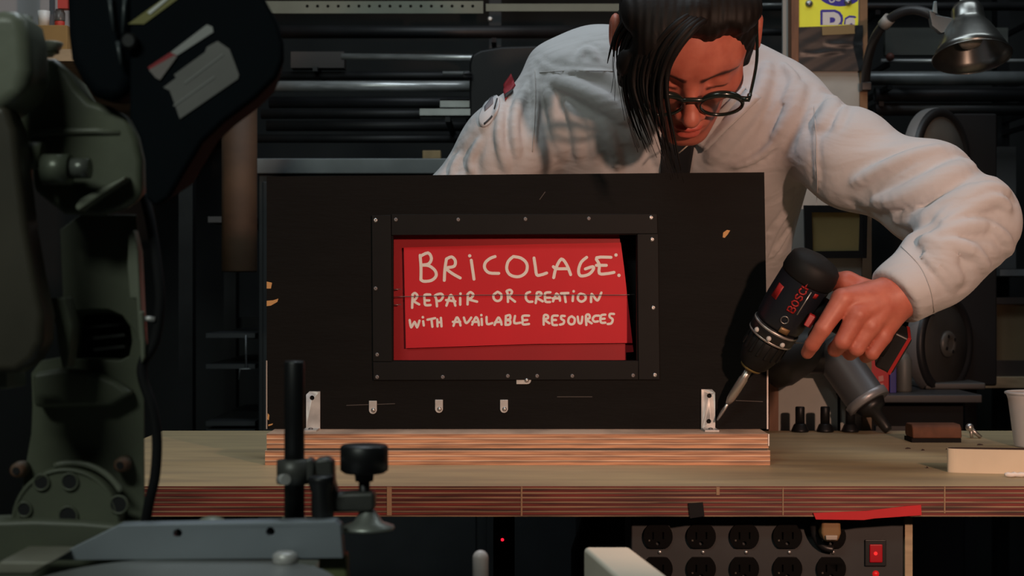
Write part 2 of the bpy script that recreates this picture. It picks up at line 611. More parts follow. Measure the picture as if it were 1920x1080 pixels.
# red tape and black tape on the front edge
t = obj('red_tape_strip', MB().prism_px([(1525, 962), (1625, 958), (1700, 949), (1727, 947), (1728, 966), (1640, 972), (1620, 975), (1530, 974)], 1.6175, 1.6195), M_red_tape)
tag(t, 'torn red tape strip along the lower front edge of the workbench', 'tape')
t = obj('black_tape_piece', MB().prism_px([(1291, 944), (1318, 942), (1321, 968), (1294, 972)], 1.6175, 1.6195), M_matt_black)
tag(t, 'small square of black tape on the front edge of the workbench', 'tape')

# ------------------------------------------------------------------ black panel on plywood base
DP = 1.875
panel = thing('display_panel', 'black painted plywood panel with framed window standing on stacked plywood base', 'panel', (0.0, DP, BT))
xl = P(500, 0, DP)[0]; xr = P(1437, 0, DP)[0]
zt = P(0, 327, DP)[2]
zb0 = BT + 0.0200; zb1 = BT + 0.0385
mb = MB()
hole = [(737, 440), (1194, 440), (1194, 676), (737, 676)]
mb.prism_px([(500, 331), (1433, 323), (1441, 804), (500, 804)], DP, DP + 0.012, [hole])
for i, f in enumerate(mb.f):
    v = [mb.v[k] for k in f]
    ys = {round(p[1], 5) for p in v}
    mb.m[i] = 0 if len(ys) == 1 else 1
# holes edges stay black
hx0, hx1 = P(737, 0, DP)[0] - 1e-4, P(1194, 0, DP)[0] + 1e-4
for i, f in enumerate(mb.f):
    v = [mb.v[k] for k in f]
    if all(hx0 <= p[0] <= hx1 for p in v) and all(P(0, 676, DP)[2] - 1e-4 <= p[2] <= P(0, 440, DP)[2] + 1e-4 for p in v):
        mb.m[i] = 0
obj('panel_board', mb, [M_black_panel, M_raw_edge], panel)
# base: two plywood boards
a = P(497, 0, 1.814)[0]; b = P(1444, 0, 1.814)[0]
obj('base_board', MB().box(a, b, 1.814, 2.02, BT, BT + 0.0178), M_base_edge, panel, origin=(0, 1.9, BT + 0.0003))
obj('base_board', MB().box(P(500, 0, 1.8145)[0], P(1441, 0, 1.8145)[0], 1.8145, 2.018, BT + 0.0208, BT + 0.0385), M_base_edge, panel, origin=(0, 1.9, BT + 0.0215))
obj('gap_shade', MB().box(a + .002, b - .003, 1.8165, 2.018, BT + 0.0178, BT + 0.0208), mat('gap_shade_grey', (0.10, 0.085, 0.075), 0.7), panel)  # grey sheet stands in for the shaded gap between the boards
# thin bare strips on the two side edges
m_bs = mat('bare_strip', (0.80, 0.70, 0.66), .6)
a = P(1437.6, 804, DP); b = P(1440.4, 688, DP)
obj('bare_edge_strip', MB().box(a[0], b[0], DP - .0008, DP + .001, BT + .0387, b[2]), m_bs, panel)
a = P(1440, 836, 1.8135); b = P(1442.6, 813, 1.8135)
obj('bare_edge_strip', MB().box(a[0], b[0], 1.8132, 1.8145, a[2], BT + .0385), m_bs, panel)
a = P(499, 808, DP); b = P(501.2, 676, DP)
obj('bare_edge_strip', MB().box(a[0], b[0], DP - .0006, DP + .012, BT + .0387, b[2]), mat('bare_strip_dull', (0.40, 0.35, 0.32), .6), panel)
# tray behind the window
mb = MB()
X0, X1 = P(715, 0, DP)[0], P(1215, 0, DP)[0]; Z0, Z1 = P(0, 695, DP)[2], P(0, 425, DP)[2]
mb.box(X0, X1, 1.932, 1.936, Z0, Z1)
mb.box(X0, X0 + .004, DP + .0122, 1.932, Z0, Z1); mb.box(X1 - .004, X1, DP + .0122, 1.932, Z0, Z1)
mb.box(X0, X1, DP + .0122, 1.932, Z0, Z0 + .004); mb.box(X0, X1, DP + .0122, 1.932, Z1 - .004, Z1)
obj('back_tray', mb, M_matt_black, panel)
# frame strips
for poly in ([(697, 404), (733, 403), (735, 678), (699, 678)], [(733.6, 402), (1232, 401), (1233, 438), (734, 441)],
             [(1195, 438.5), (1234, 438.2), (1237, 712), (1197.5, 712)], [(699, 678.6), (1197, 676.5), (1197, 712), (700, 713)]):
    obj('frame_strip', MB().prism_px(poly, DP - 0.003, DP - 0.0002), M_black_strip, panel, bevel=0.0006)


def screw(par, px, py, D, r=4.2, m=M_screw):
    p = P(px, py, D); rr = R(r, D)
    mb = MB().lathe([(rr, 0), (rr, .0006), (rr * .6, .0012), (rr * .28, .0012), (rr * .25, .0004)], p, (0, -1, 0), 12)
    return obj('screw', mb, m, par)


for px, py in ((704, 413), (1221, 408), (1223, 449), (1225, 577), (1228, 703)):
    screw(panel, px, py, DP - 0.003, 4.3)
for px, py in ((742, 412), (859, 412), (985, 411), (1104, 410), (704, 541), (707, 665), (707, 707), (830, 707), (952, 705), (1007, 705), (1073, 705), (1187, 704)):
    screw(panel, px, py, DP - 0.003, 4.0, M_screw_dull)


def clip(px, py, w, h, vertical=True):
    mb = MB()
    if vertical:
        poly = [(px - w / 2, py - h / 2), (px + w / 2, py - h / 2), (px + w / 2, py + h / 2 - w / 2)] + \
               [(px + w / 2 * math.cos(t), py + h / 2 - w / 2 + w / 2 * math.sin(t)) for t in np.linspace(0.3, math.pi - .3, 6)] + [(px - w / 2, py + h / 2 - w / 2)]
        s = (px + 1, py + h / 2 - w / 2)
    else:
        poly = [(px - w / 2, py - h / 2), (px + w / 2 - h / 2, py - h / 2)] + \
               [(px + w / 2 - h / 2 + h / 2 * math.cos(t), py + h / 2 * math.sin(t)) for t in np.linspace(-1.2, 1.2, 6)] + [(px + w / 2 - h / 2, py + h / 2), (px - w / 2, py + h / 2)]
        s = (px + w / 2 - h / 2 - 1, py)
    mb.prism_px(poly, DP - 0.0022, DP - 0.0001)
    c = obj('cable_clip', mb, M_zinc, panel, bevel=0.0006)
    p = P(s[0], s[1], DP - .0022)
    obj('clip_screw', MB().lathe([(.0030, 0), (.0027, .0010), (.0016, .0020), (.0004, .0023)], p, (0, -1, 0), 12), M_screw, c)


for px, py in ((699, 764), (823, 762), (945, 762)):
    clip(px, py, 15, 25)
clip(982, 713, 28, 15, False)


def bracket(px0, px1, py0, py1, side):
    mb = MB()
    c = 6
    poly = [(px0, py0 + (0 if side > 0 else c)), (px0 + (0 if side > 0 else c), py0), (px1 - (c if side > 0 else 0), py0), (px1, py0 + (c if side > 0 else 0)),
            (px1, py1), (px0, py1)]
    hl = [circ((px0 + px1) / 2 + 2 * side, py0 + 12, 4.5)]
    if side > 0: hl.append(circ((px0 + px1) / 2 + 1, py1 - 16, 4.5))
    mb.prism_px(poly, DP - 0.0035, DP - 0.0002, hl)
    # return flange and foot
    x0 = P(px0, 0, DP)[0]; x1 = P(px1, 0, DP)[0]
    zf = BT + 0.0387
    mb.box(x0, x1, DP - 0.036, DP - 0.0035, zf, zf + 0.002)
    z1 = P(0, py0 + 4, DP)[2]
    o = obj('angle_bracket', mb, M_zinc, panel, bevel=0.0005)
    obj('bracket_screw', MB().lathe([(.0032, 0), (.0028, .0012), (.001, .002)], (x0 * .5 + x1 * .5, DP - .022, zf + .002), (0, 0, 1), 10), M_screw_dull, o)


bracket(574, 600, 734, 806, -1)
bracket(1315, 1341, 730, 806, 1)
M_chip = mat('bare_wood_chip', (0.62, 0.33, 0.12), 0.7)
for poly in ([(500, 528), (510, 530), (508, 541), (500, 541)], [(500, 564), (512, 563), (522, 560), (520, 566), (508, 573), (500, 574)],
             [(1356, 436), (1363, 431), (1369, 432), (1365, 439), (1359, 446), (1355, 445)], [(502, 775), (505, 778), (504, 788), (501, 786)], [(503, 796), (512, 794), (510, 797), (503, 799)]):
    obj('paint_chip', MB().prism_px(poly, DP - 0.0003, DP + 0.0002), M_chip, panel)
for (x0, y0, x1, y1) in ((1045, 744, 1110, 744), (650, 760, 740, 757), (1380, 751, 1430, 753), (1012, 374, 1022, 360)):
    mbs = MB(); stroke_mesh(mbs, [(x0, y0), (x1, y1)], 1.5, DP)
    obj('scratch', mbs, mat('scratch_grey', (0.06, 0.05, 0.045), 0.7), panel)

# ------------------------------------------------------------------ red sign inside the window
sign = thing('red_sign', 'red hand-lettered card sign set in the window of the black panel', 'sign', tuple(P(960, 676, 1.905)))
DA = 1.908; DB = 1.903
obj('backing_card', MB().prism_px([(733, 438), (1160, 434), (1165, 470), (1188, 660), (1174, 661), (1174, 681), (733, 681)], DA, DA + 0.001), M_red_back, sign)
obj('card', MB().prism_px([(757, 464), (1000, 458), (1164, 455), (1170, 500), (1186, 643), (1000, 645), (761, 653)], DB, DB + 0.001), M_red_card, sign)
z5 = lambda l: [(740 + x / 8.709, 450 + y / 8.709) for x, y in l]
z7 = lambda l: [(740 + x / 8.709, 530 + y / 8.709) for x, y in l]
z6 = lambda l: [(950 + x / 8.0, 450 + y / 8.0) for x, y in l]
z8 = lambda l: [(950 + x / 8.0, 530 + y / 8.0) for x, y in l]
I = lambda l: l
L1 = [
 (z5, [[(415, 250), (430, 450), (428, 650)], [(420, 265), (545, 210), (600, 300), (555, 390), (440, 410), (560, 420), (660, 500), (675, 590), (600, 660), (480, 675), (428, 650)]]),
 (z5, [[(845, 310), (820, 480), (810, 660)], [(845, 310), (930, 275), (990, 340), (970, 430), (845, 460), (930, 540), (1070, 620)]]),
 (z5, [[(1250, 330), (1275, 500), (1295, 640)], [(1225, 258)]]),
 (z5, [[(1640, 270), (1560, 300), (1480, 370), (1470, 460), (1540, 535), (1700, 545)]]),
 (I, [[(962.5, 481), (977, 484), (987.5, 494), (987.5, 507.5), (980, 516), (969, 519), (956, 515), (950, 504), (953, 490), (962.5, 481)]]),
 (z6, [[(410, 270), (430, 400), (450, 520), (510, 525), (600, 495)]]),
 (z6, [[(705, 565), (740, 420), (820, 285), (900, 370), (960, 520)], [(700, 400), (750, 430), (930, 430)]]),
 (z6, [[(1200, 260), (1120, 330), (1080, 440), (1090, 520), (1140, 540), (1240, 510), (1300, 440), (1290, 400), (1180, 435)]]),
 (z6, [[(1565, 260), (1350, 265), (1390, 370), (1390, 500), (1500, 505), (1610, 485)], [(1345, 380), (1495, 380)]]),
 (z6, [[(1640, 225)], [(1685, 530)]]),
]
L2 = [
 (z7, [[(285, 410), (290, 280), (295, 200)], [(290, 195), (330, 170), (370, 210), (340, 270), (295, 290), (400, 355)]]),
 (z7, [[(580, 195), (490, 200), (490, 290), (500, 365), (585, 365)], [(495, 290), (565, 290)]]),
 (z7, [[(690, 385), (680, 270), (660, 210), (750, 180), (790, 220), (750, 290), (690, 300)]]),
 (z7, [[(845, 375), (890, 250), (920, 200), (960, 270), (990, 375)], [(840, 285), (990, 305)]]),
 (z7, [[(1070, 250), (1070, 360)], [(1075, 180)]]),
 (z7, [[(1190, 355), (1195, 200)], [(1190, 190), (1235, 155), (1285, 195), (1250, 250), (1200, 270), (1345, 310)]]),
 (z7, [[(1680, 150), (1740, 190), (1735, 270), (1680, 300), (1625, 270), (1615, 200), (1680, 150)]]),
 (I, [[(952.4, 566), (952, 551), (950, 546), (956, 543.5), (960, 547), (957, 553), (952, 556)], [(953, 556), (965.6, 565.6)]]),
 (z8, [[(350, 140), (295, 165), (290, 240), (330, 285), (385, 285)]]),
 (z8, [[(435, 305), (450, 210), (455, 150), (505, 145), (520, 180), (450, 220), (540, 280)]]),
 (z8, [[(655, 145), (580, 155), (575, 230), (585, 285), (650, 290)], [(580, 225), (655, 225)]]),
 (z8, [[(695, 280), (730, 200), (750, 165), (790, 210), (800, 270)], [(690, 235), (795, 235)]]),
 (z8, [[(815, 160), (925, 155)], [(865, 160), (885, 290)]]),
 (z8, [[(995, 195), (990, 275)], [(1005, 130)]]),
 (z8, [[(1110, 165), (1175, 190), (1180, 250), (1120, 285), (1070, 250), (1075, 190), (1110, 165)]]),
 (z8, [[(1265, 290), (1275, 170), (1340, 255), (1375, 255), (1420, 150)]]),
]
L3 = [
 (z7, [[(245, 610), (270, 730), (325, 640), (365, 730), (405, 620)]]),
 (z7, [[(465, 630), (475, 700)], [(460, 565)]]),
 (z7, [[(535, 605), (660, 580)], [(600, 595), (615, 720)]]),
 (z7, [[(695, 600), (700, 715)], [(755, 575), (765, 715)], [(700, 650), (760, 645)]]),
 (z7, [[(960, 705), (1010, 570), (1050, 610), (1075, 700)], [(950, 640), (1070, 640)]]),
 (z7, [[(1130, 570), (1160, 655), (1200, 640), (1250, 570)]]),
 (z7, [[(1265, 685), (1325, 565), (1365, 620), (1375, 695)], [(1270, 640), (1370, 640)]]),
 (z7, [[(1420, 590), (1425, 690)], [(1415, 530)]]),
 (z7, [[(1500, 560), (1510, 675), (1595, 660)]]),
 (z7, [[(1630, 690), (1690, 570), (1730, 620), (1745, 685)], [(1640, 645), (1740, 640)]]),
 (z7, [[(1815, 560), (1810, 680)], [(1815, 545), (1880, 530), (1885, 590), (1820, 610), (1885, 625), (1880, 680), (1810, 690)]]),
 (z8, [[(125, 500), (115, 605), (205, 600)]]),
 (z8, [[(335, 495), (240, 500), (240, 565), (245, 625), (335, 620)], [(240, 565), (310, 560)]]),
 (z8, [[(555, 630), (560, 495), (610, 490), (620, 530), (570, 555), (640, 610)]]),
 (z8, [[(765, 495), (690, 500), (680, 560), (690, 630), (755, 635)], [(690, 560), (740, 560)]]),
 (z8, [[(870, 500), (820, 500), (820, 545), (860, 570), (850, 615), (800, 630)]]),
 (z8, [[(975, 505), (1020, 540), (1010, 610), (960, 625), (925, 590), (935, 530), (975, 505)]]),
 (z8, [[(1065, 510), (1080, 600), (1120, 605), (1135, 510)]]),
 (z8, [[(1195, 635), (1190, 495), (1235, 480), (1245, 530), (1200, 555), (1275, 610)]]),
 (z8, [[(1385, 495), (1320, 500), (1290, 550), (1320, 585), (1370, 580)]]),
 (z8, [[(1480, 480), (1420, 490), (1405, 550), (1420, 600), (1480, 600)], [(1410, 545), (1470, 540)]]),
 (z8, [[(1610, 470), (1550, 470), (1545, 515), (1590, 550), (1570, 610), (1515, 620)]]),
]
for line, w in ((L1, 5.6), (L2, 4.6), (L3, 4.4)):
    for fn, strokes in line:
        mb = MB()
        for s in strokes:
            pts = fn(s)
            if len(pts) > 2:
                pts = smooth_path(pts, 3)
            stroke_mesh(mb, [tuple(q) for q in pts], w, DB)
        obj('letter', mb, M_paint, sign)
# thin wire across the card, with three stub ends at the left
wire = MB()
wire.tube([P(738, 557, 1.896), P(755, 556, 1.8985), P(900, 553, 1.8985), P(1160, 553, 1.8985), P(1190, 552, 1.896)], 0.00045, 6)
for y in (543, 572):
    wire.tube([P(736, y, 1.896), P(752, y - 1, 1.8985)], 0.0006, 6)
o = obj('wire', wire, mat('thin_wire', (0.3, 0.28, 0.28), 0.4, 0.8), panel)

# ------------------------------------------------------------------ outlet panel below the bench
DO = 1.66
op = thing('outlet_panel', 'grey metal panel with two rows of black sockets below the workbench', 'outlet panel', tuple(P(1440, 1200, DO)))
a = P(1183, 0, DO)[0]; b = P(1696, 0, DO)[0]
obj('housing', MB().box(a, b, DO, DO + 0.09, 0.60, 0.8664), M_outlet_panel, op, bevel=0.002)
M_glint = mat('glint_metal', (0.8, 0.72, 0.6), 0.25, 1.0)  # bright metal fleck stands in for the glint on each socket
M_socket = mat('socket_black', (0.0022, 0.0022, 0.0022), 0.4, spec=.12)


def dpoly(cx, cy, r=27.5, cut=22):
    return [(cx + r * math.cos(t), cy + max(-cut, min(cut, r * math.sin(t)))) for t in np.linspace(0, 2 * math.pi, 28, endpoint=False)]


for row, cy in enumerate((1006, 1067)):
    for cx in (1234, 1315, 1396, 1477, 1559):
        s = obj('socket', MB().prism_px(dpoly(cx, cy), DO - 0.004, DO, [[(cx - 11, cy - 8), (cx - 8, cy - 8), (cx - 8, cy + 6), (cx - 11, cy + 6)], [(cx + 8, cy - 8), (cx + 11, cy - 8), (cx + 11, cy + 5), (cx + 8, cy + 5)], circ(cx, cy + 13, 4, 8)]), M_socket, op, bevel=0.0006)
        obj('socket_glint', MB().prism_px([(cx - 18, cy + 6), (cx - 15, cy + 6), (cx - 15, cy + 9), (cx - 18, cy + 9)], DO - 0.0046, DO - 0.004), M_glint, s)
        if row == 0:
            p = P(cx + 3, cy + 29.5, DO)
            obj('screw', MB().lathe([(.0026, 0), (.0022, .001), (.0008, .0016)], p, (0, -1, 0), 10), M_screw, op)
sw = obj('rocker_switch', MB().prism_px([(1622, 1012), (1662, 1012), (1662, 1062), (1622, 1062)], DO - 0.003, DO), M_black, op, bevel=0.001)
obj('switch_lamp', MB().prism_px([(1631, 1021), (1655, 1021), (1655, 1055), (1631, 1055)], DO - 0.005, DO - 0.003), mat('lit_red_switch', (0.25, 0.0, 0.005), 0.4, emit=((1.0, 0.01, 0.02), 0.10)), sw, bevel=0.001)
obj('switch_glow', MB().prism_px(circ(1642, 1038, 3.5, 10), DO - 0.0056, DO - 0.005), mat('lit_red_core', (0.4, 0.0, 0.0), 0.4, emit=((1.0, 0.03, 0.03), 0.9)), sw)
o = obj('indicator_lamp', MB().lathe([(.004, 0), (.003, .002), (.001, .003)], P(1642, 1076, DO), (0, -1, 0), 12), mat('lit_red_dim', (0.4, 0.0, 0.0), 0.4, emit=((1.0, 0.02, 0.02), 0.35)), op)
pl = thing('power_plug', 'translucent brown plug pushed into the last socket of the outlet panel', 'plug', tuple(P(1559, 1020, DO - .02)))
obj('plug_body', MB().prism_px([(1541, 972), (1576, 972), (1578, 1000), (1572, 1016), (1546, 1016), (1540, 1000)], DO - 0.028, DO - 0.0045), mat('brown_plug', (0.22, 0.13, 0.06), 0.35), pl, bevel=0.003)
obj('plug_collar', MB().prism_px([(1548, 1004), (1571, 1004), (1570, 1013), (1549, 1013)], DO - 0.031, DO - 0.0281), mat('plug_collar_grey', (0.35, 0.30, 0.25), 0.5), pl, bevel=0.001)
obj('cord', MB().tube(smooth_path([P(1552, 985, DO - .02), P(1535, 978, DO - .015), P(1524, 985, DO - .012), P(1530, 1010, DO - .008), P(1545, 1026, DO - .006), P(1562, 1030, DO - .006)]), 0.004, 8), M_black, pl)
o = obj('wooden_post', MB().box(P(1697, 0, 1.655)[0], P(1711, 0, 1.655)[0], 1.655, 1.72, 0.0, 0.8664), M_wood_pale)
tag(o, 'narrow pale wooden post beside the outlet panel under the bench', 'post')

# dim things in the dark below the bench
o = obj('dark_canister', MB().lathe([(.030, 0), (.034, .01), (.034, .16), (.024, .19), (.018, .215)], (P(1115, 0, 2.1)[0], 2.1, 0.585), (0, 0, 1), 20), mat('dark_blue_plastic', (0.016, 0.020, 0.03), 0.5))
tag(o, 'dark blue canister in the shadow below the workbench', 'canister')
o = obj('under_shelf', MB().box(-0.3, 0.9, 1.75, 2.17, 0.555, 0.585), M_dark_metal)
o.parent = bench; o.location = Vector(np.array(o.location) - ORG[bench.name]); o.name = 'lower_shelf'
led = obj('indicator_box', MB().box(P(925, 0, 2.0)[0], P(965, 0, 2.0)[0], 2.0, 2.06, 0.585, 0.80), M_matt_black)
tag(led, 'black box with a tiny red light in the dark below the workbench', 'box')
obj('red_light', MB().ell(P(942, 1012, 2.0), (.0022, .0022, .0022), 8), mat('red_led', (0.5, 0, 0), 0.4, emit=((1.0, 0.01, 0.03), 2.0)), led)

# ------------------------------------------------------------------ small things on the bench
def on_bench(py):
    return F * (CZ - BT) / (py - 540.0)


D = on_bench(830)
sb = thing('sanding_block', 'brown rounded sanding block on the bench beside a silver screw', 'block', (P(1757, 0, D)[0], D + .02, BT))
x0, x1 = P(1710, 0, D)[0], P(1804, 0, D)[0]
prof = [(0, .006), (.004, .006), (.038, .006), (.042, .010), (.041, .021), (.036, .0255), (.008, .0255), (.002, .021)]
vs = [(x0 + .001, D + y, BT + z) for y, z in prof] + [(x1, D + y, BT + z) for y, z in prof]
n = len(prof)
mb = MB().add(vs, [tuple(range(n)), tuple(reversed(range(n, 2 * n)))] + [(i, n + i, n + (i + 1) % n, (i + 1) % n) for i in range(n)])
obj('block_body', mb, mat('brown_cork', (0.16, 0.062, 0.03), 0.7, noise=0.3, nscale=60), sb, bevel=0.002)
obj('dark_underside', MB().box(x0, x1 - .001, D + .001, D + .041, BT, BT + .006), M_matt_black, sb)  # matt black layer along the bottom of the block

D = on_bench(822)
sc = thing('silver_screw', 'small silver wing screw lying beside the brown sanding block', 'screw', (P(1830, 0, D)[0], D, BT))
obj('shaft', MB().cyl(P(1819, 803, D), P(1839, 820, D) , .0035, .0028, 10), M_screw, sc)
obj('head', MB().ell(P(1818, 801.5, D), (.0062, .006, .0062), 12), M_screw, sc)
obj('wing', MB().cyl(P(1820, 805, D), P(1822, 820.5, D), .0028, .0022, 8), M_screw, sc)

# cream sanding belt lying collapsed at the right end
belt = thing('sanding_belt', 'cream backed sanding belt standing on edge at the right end of the bench', 'sanding belt', (P(1850, 0, 1.75)[0], 1.75, BT))
plan = [P(1995, 0, 1.722)[:2], P(1920, 0, 1.726)[:2], P(1850, 0, 1.732)[:2], P(1800, 0, 1.738)[:2], P(1782, 0, 1.742)[:2], P(1776, 0, 1.747)[:2], P(1779, 0, 1.752)[:2], P(1800, 0, 1.754)[:2], P(1860, 0, 1.750)[:2], P(1995, 0, 1.740)[:2]]
plan = smooth_path([np.array(q) for q in plan], 4)
npn = len(plan)
def inset(k, d):
    t = plan[min(k + 1, npn - 1)] - plan[max(k - 1, 0)]; t = t / np.linalg.norm(t)
    return plan[k] + d * np.array([t[1], -t[0]])
def band(d0, d1, z0, z1):
    vs = []
    for k in range(npn):
        a, b = inset(k, d0), inset(k, d1)
        vs += [(a[0], a[1], z0), (a[0], a[1], z1), (b[0], b[1], z1), (b[0], b[1], z0)]
    fs = []
    for k in range(npn - 1):
        for e in range(4):
            fs.append((4 * k + e, 4 * k + (e + 1) % 4, 4 * k + 4 + (e + 1) % 4, 4 * k + 4 + e))
    fs += [(0, 3, 2, 1), (4 * npn - 4, 4 * npn - 3, 4 * npn - 2, 4 * npn - 1)]
    return MB().add(vs, fs)
obj('belt_backing', band(0, .0011, BT, BT + .0283), M_cream, belt)
obj('grit_lining', band(.0011, .0019, BT + .0004, BT + .0287), mat('dark_grit', (0.03, 0.018, 0.015), .9), belt)
# crumpled tissue
random.seed(3)
pts = [P(1884 + i * 6, 893 + random.uniform(-2.5, 1.5), 1.694 + random.uniform(-.003, .003)) for i in range(9)]
for q in pts: q[2] = max(q[2], BT + .0035)
tis = obj('paper_scrap', MB().tube(pts, [.0018, .0032, .0026, .0034, .0024, .0033, .0028, .0030, .002], 6), mat('white_paper', (0.75, 0.70, 0.66), 0.8))
tag(tis, 'twisted white paper scrap in front of the sanding belt', 'paper')
# plastic cup
D = 2.02
cup = thing('plastic_cup', 'translucent white plastic cup at the right end of the bench', 'cup', (P(1939, 0, D)[0], D, BT))
m_cup = mat('frosted_plastic', (0.80, 0.79, 0.78), 0.35, trans=0.45, alpha=0.82)
cxp = P(1939, 0, D)[0]
obj('cup_body', MB().lathe([(.0, .001), (.0255, .001), (.0265, .003), (.0345, .066), (.0365, .072), (.0352, .073), (.0335, .067), (.0255, .004), (.0, .003)], (cxp, D, BT), (0, 0, 1), 40, caps=False), m_cup, cup)
obj('cup_rim', MB().tube([(cxp + .0372 * math.cos(t), D + .0372 * math.sin(t), BT + .0745) for t in np.linspace(0, 2 * math.pi, 40, endpoint=False)], .0021, 8, closed=True), m_cup, cup)
# dark crumbs
for px, py, w, lab in ((1703, 842, 12, 'tiny dark wood chip left of the sanding block on the bench'), (1731, 845, 8, 'tiny dark crumb in front of the brown sanding block'),
                       (1786, 843, 26, 'thin dark sliver just behind the left end of the sanding belt'), (1838, 835, 13, 'tiny brown chip in front of the silver screw'),
                       (1739, 878, 6, 'single dark speck on the bench left of the sanding belt')):
    D = on_bench(py)
    a = P(px - w / 2, py, D); b = P(px + w / 2, py, D)
    mb = MB().add([(a[0], D, BT), (b[0], D + .002, BT), ((a[0] + b[0]) / 2, D + .005, BT), (a[0] + .001, D + .001, BT + .0016), (b[0] - .001, D + .002, BT + .0014), ((a[0] + b[0]) / 2, D + .004, BT + .002)],
                  [(0, 2, 1), (3, 4, 5), (0, 1, 4, 3), (1, 2, 5, 4), (2, 0, 3, 5)])
    tag(obj('wood_chip', mb, mat('dark_chip', (0.03, 0.015, 0.012), 0.7)), lab, 'wood chip', 'dark chips on the bench')
# three dark bolts standing on their heads at the back of the bench
for px, lab in ((1500, 'dark bolt standing on its head, leftmost of three at the bench back'), (1547, 'dark bolt standing on its head, middle of three at the bench back'),
                (1594, 'dark bolt standing on its head, rightmost of three at the bench back')):
    D = 2.232
    x = P(px, 0, D)[0]
    t = thing('bolt', lab, 'bolt', (x, D, BT), 'bolts standing at the back of the bench')
    obj('head', MB().lathe([(.0125, 0), (.0135, .002), (.0125, .004), (.0095, .011), (.0075, .013)], (x, D, BT), (0, 0, 1), 18), M_dark_metal, t)
    obj('shaft', MB().lathe([(.0072, .013), (.0072, .037), (.0062, .0385)], (x, D, BT), (0, 0, 1), 16), M_dark_metal, t)

# ------------------------------------------------------------------ tool board behind the bench
DT = 2.30
tb = thing('tool_board', 'dirty white board edged with brown wood behind the bench, right of the panel', 'board', (P(1537, 0, DT)[0], DT, 0))
zt_ = P(0, 392, DT)[2]
obj('board_face', MB().box(P(1458, 0, DT)[0], P(1615, 0, DT)[0], DT, DT + .012, 0, zt_), M_board_white, tb)
obj('edge_trim', MB().box(P(1440, 0, DT)[0], P(1458, 0, DT)[0], DT - .008, DT + .014, 0, zt_), M_wood_brown, tb)
obj('edge_trim', MB().box(P(1615, 0, DT)[0], P(1632, 0, DT)[0], DT - .008, DT + .014, 0, zt_), mat('grey_brown_wood', (0.17, 0.11, 0.065), 0.7, noise=.3, nscale=15), tb)
fr = thing('yellow_notice', 'yellow paper notice in a black frame hung under the man\'s raised arm', 'notice', tuple(P(1568, 478, DT - .004)))
obj('notice_frame', MB().prism_px([(1508, 385), (1627, 385), (1625, 484), (1510, 484)], DT - .008, DT - .0005, [[(1522, 398), (1613, 398), (1611, 470), (1524, 471)]]), M_black, fr)
obj('notice_paper', MB().prism_px([(1520, 396), (1615, 396), (1613, 472), (1522, 472)], DT - .004, DT - .001), mat('yellow_paper', (0.34, 0.26, 0.10), 0.7, noise=.15, nscale=12), fr)

hg = thing('hanging_tool', 'silver barrelled power tool hanging tilted on the white board below the hand', 'power tool', tuple(P(1560, 800, 2.24)))
a = P(1556, 652, 2.262); b = P(1630, 757, 2.225)
ax = (b - a); L = np.linalg.norm(ax)
obj('barrel', MB().lathe([(.024, -.008), (.029, .0), (.031, .01), (.031, L - .01), (.033, L - .006), (.034, L), (.029, L), (.027, L - .01)], a, ax, 28), mat('brushed_barrel', (0.13, 0.135, 0.145), 0.42, 0.5), hg)
obj('barrel_rim', MB().lathe([(.0315, L - .013), (.0345, L - .011), (.0345, L + .001), (.0315, L + .001)], a, ax, 28), mat('bright_rim', (0.32, 0.32, 0.34), 0.4, 0.5), hg)
obj('nozzle', MB().lathe([(.025, L), (.020, L + .012), (.010, L + .018), (.008, L + .045), (.006, L + .05)], a, ax, 18), M_black, hg)
obj('motor_housing', MB().lathe([(.008, 0), (.026, .008), (.034, .028), (.034, .075), (.028, .10), (.012, .108)], P(1436, 705, 2.235), P(1525, 645, 2.262) - P(1436, 705, 2.235), 24), mat('grey_housing', (0.05, 0.05, 0.05), 0.5), hg)
obj('gear_case', MB().lathe([(.020, 0), (.026, .01), (.026, .05), (.02, .06)], P(1502, 668, 2.258), P(1572, 672, 2.262) - P(1502, 668, 2.258), 20), M_black, hg)
obj('badge', MB().prism_px([(1491, 641), (1513, 644), (1507, 664), (1498, 655)], 2.2245, 2.2265), mat('pale_badge', (0.55, 0.54, 0.52), 0.5), hg)
rod = obj('thin_rod', MB().lathe([(.0022, 0), (.0022, .058), (.0042, .060), (.0042, .085), (.002, .088)], P(1573, 812, 2.288) , (0, 0, 1), 10), M_matt_black)
tag(rod, 'thin black rod upright against the white tool board', 'rod')

# ------------------------------------------------------------------ background, left of the man
DR = 3.05
rack = thing('pipe_rack', 'tall dark metal storage rack holding steel pipes behind the man', 'rack', (0.2, DR + .2, 0))
posts = [P(372, 0, DR)[0], P(925, 0, DR)[0], P(1655, 0, DR)[0], P(1912, 0, DR)[0] + .08]
for x in posts:
    obj('upright', MB().box(x - .014, x + .014, DR + .34, DR + .38, 0, 2.2), M_dark_metal, rack)
for z0 in (0.25, 1.0, 1.95):
    obj('rear_beam', MB().box(posts[0], posts[-1], DR + .381, DR + .40, z0, z0 + .05), M_dark_metal, rack)
x = posts[0]
obj('upright', MB().box(x - .014, x + .014, DR - .12, DR - .09, 0, 2.2), M_dark_metal, rack)
m_sh = mat('dark_shelf', (0.05, 0.055, 0.06), 0.45, 0.5)
for py in (625, 683, 790, 805):
    z = P(0, py, 2.95)[2]
    obj('shelf', MB().box(P(386, 0, 2.95)[0], P(478, 0, 2.95)[0], 2.95, 3.38, z - .009, z), m_sh, rack)
obj('shelf', MB().box(P(386, 0, 2.95)[0], P(470, 0, 2.95)[0], 2.97, 3.38, P(0, 405, 2.95)[2] - .012, P(0, 405, 2.95)[2]), m_sh, rack)

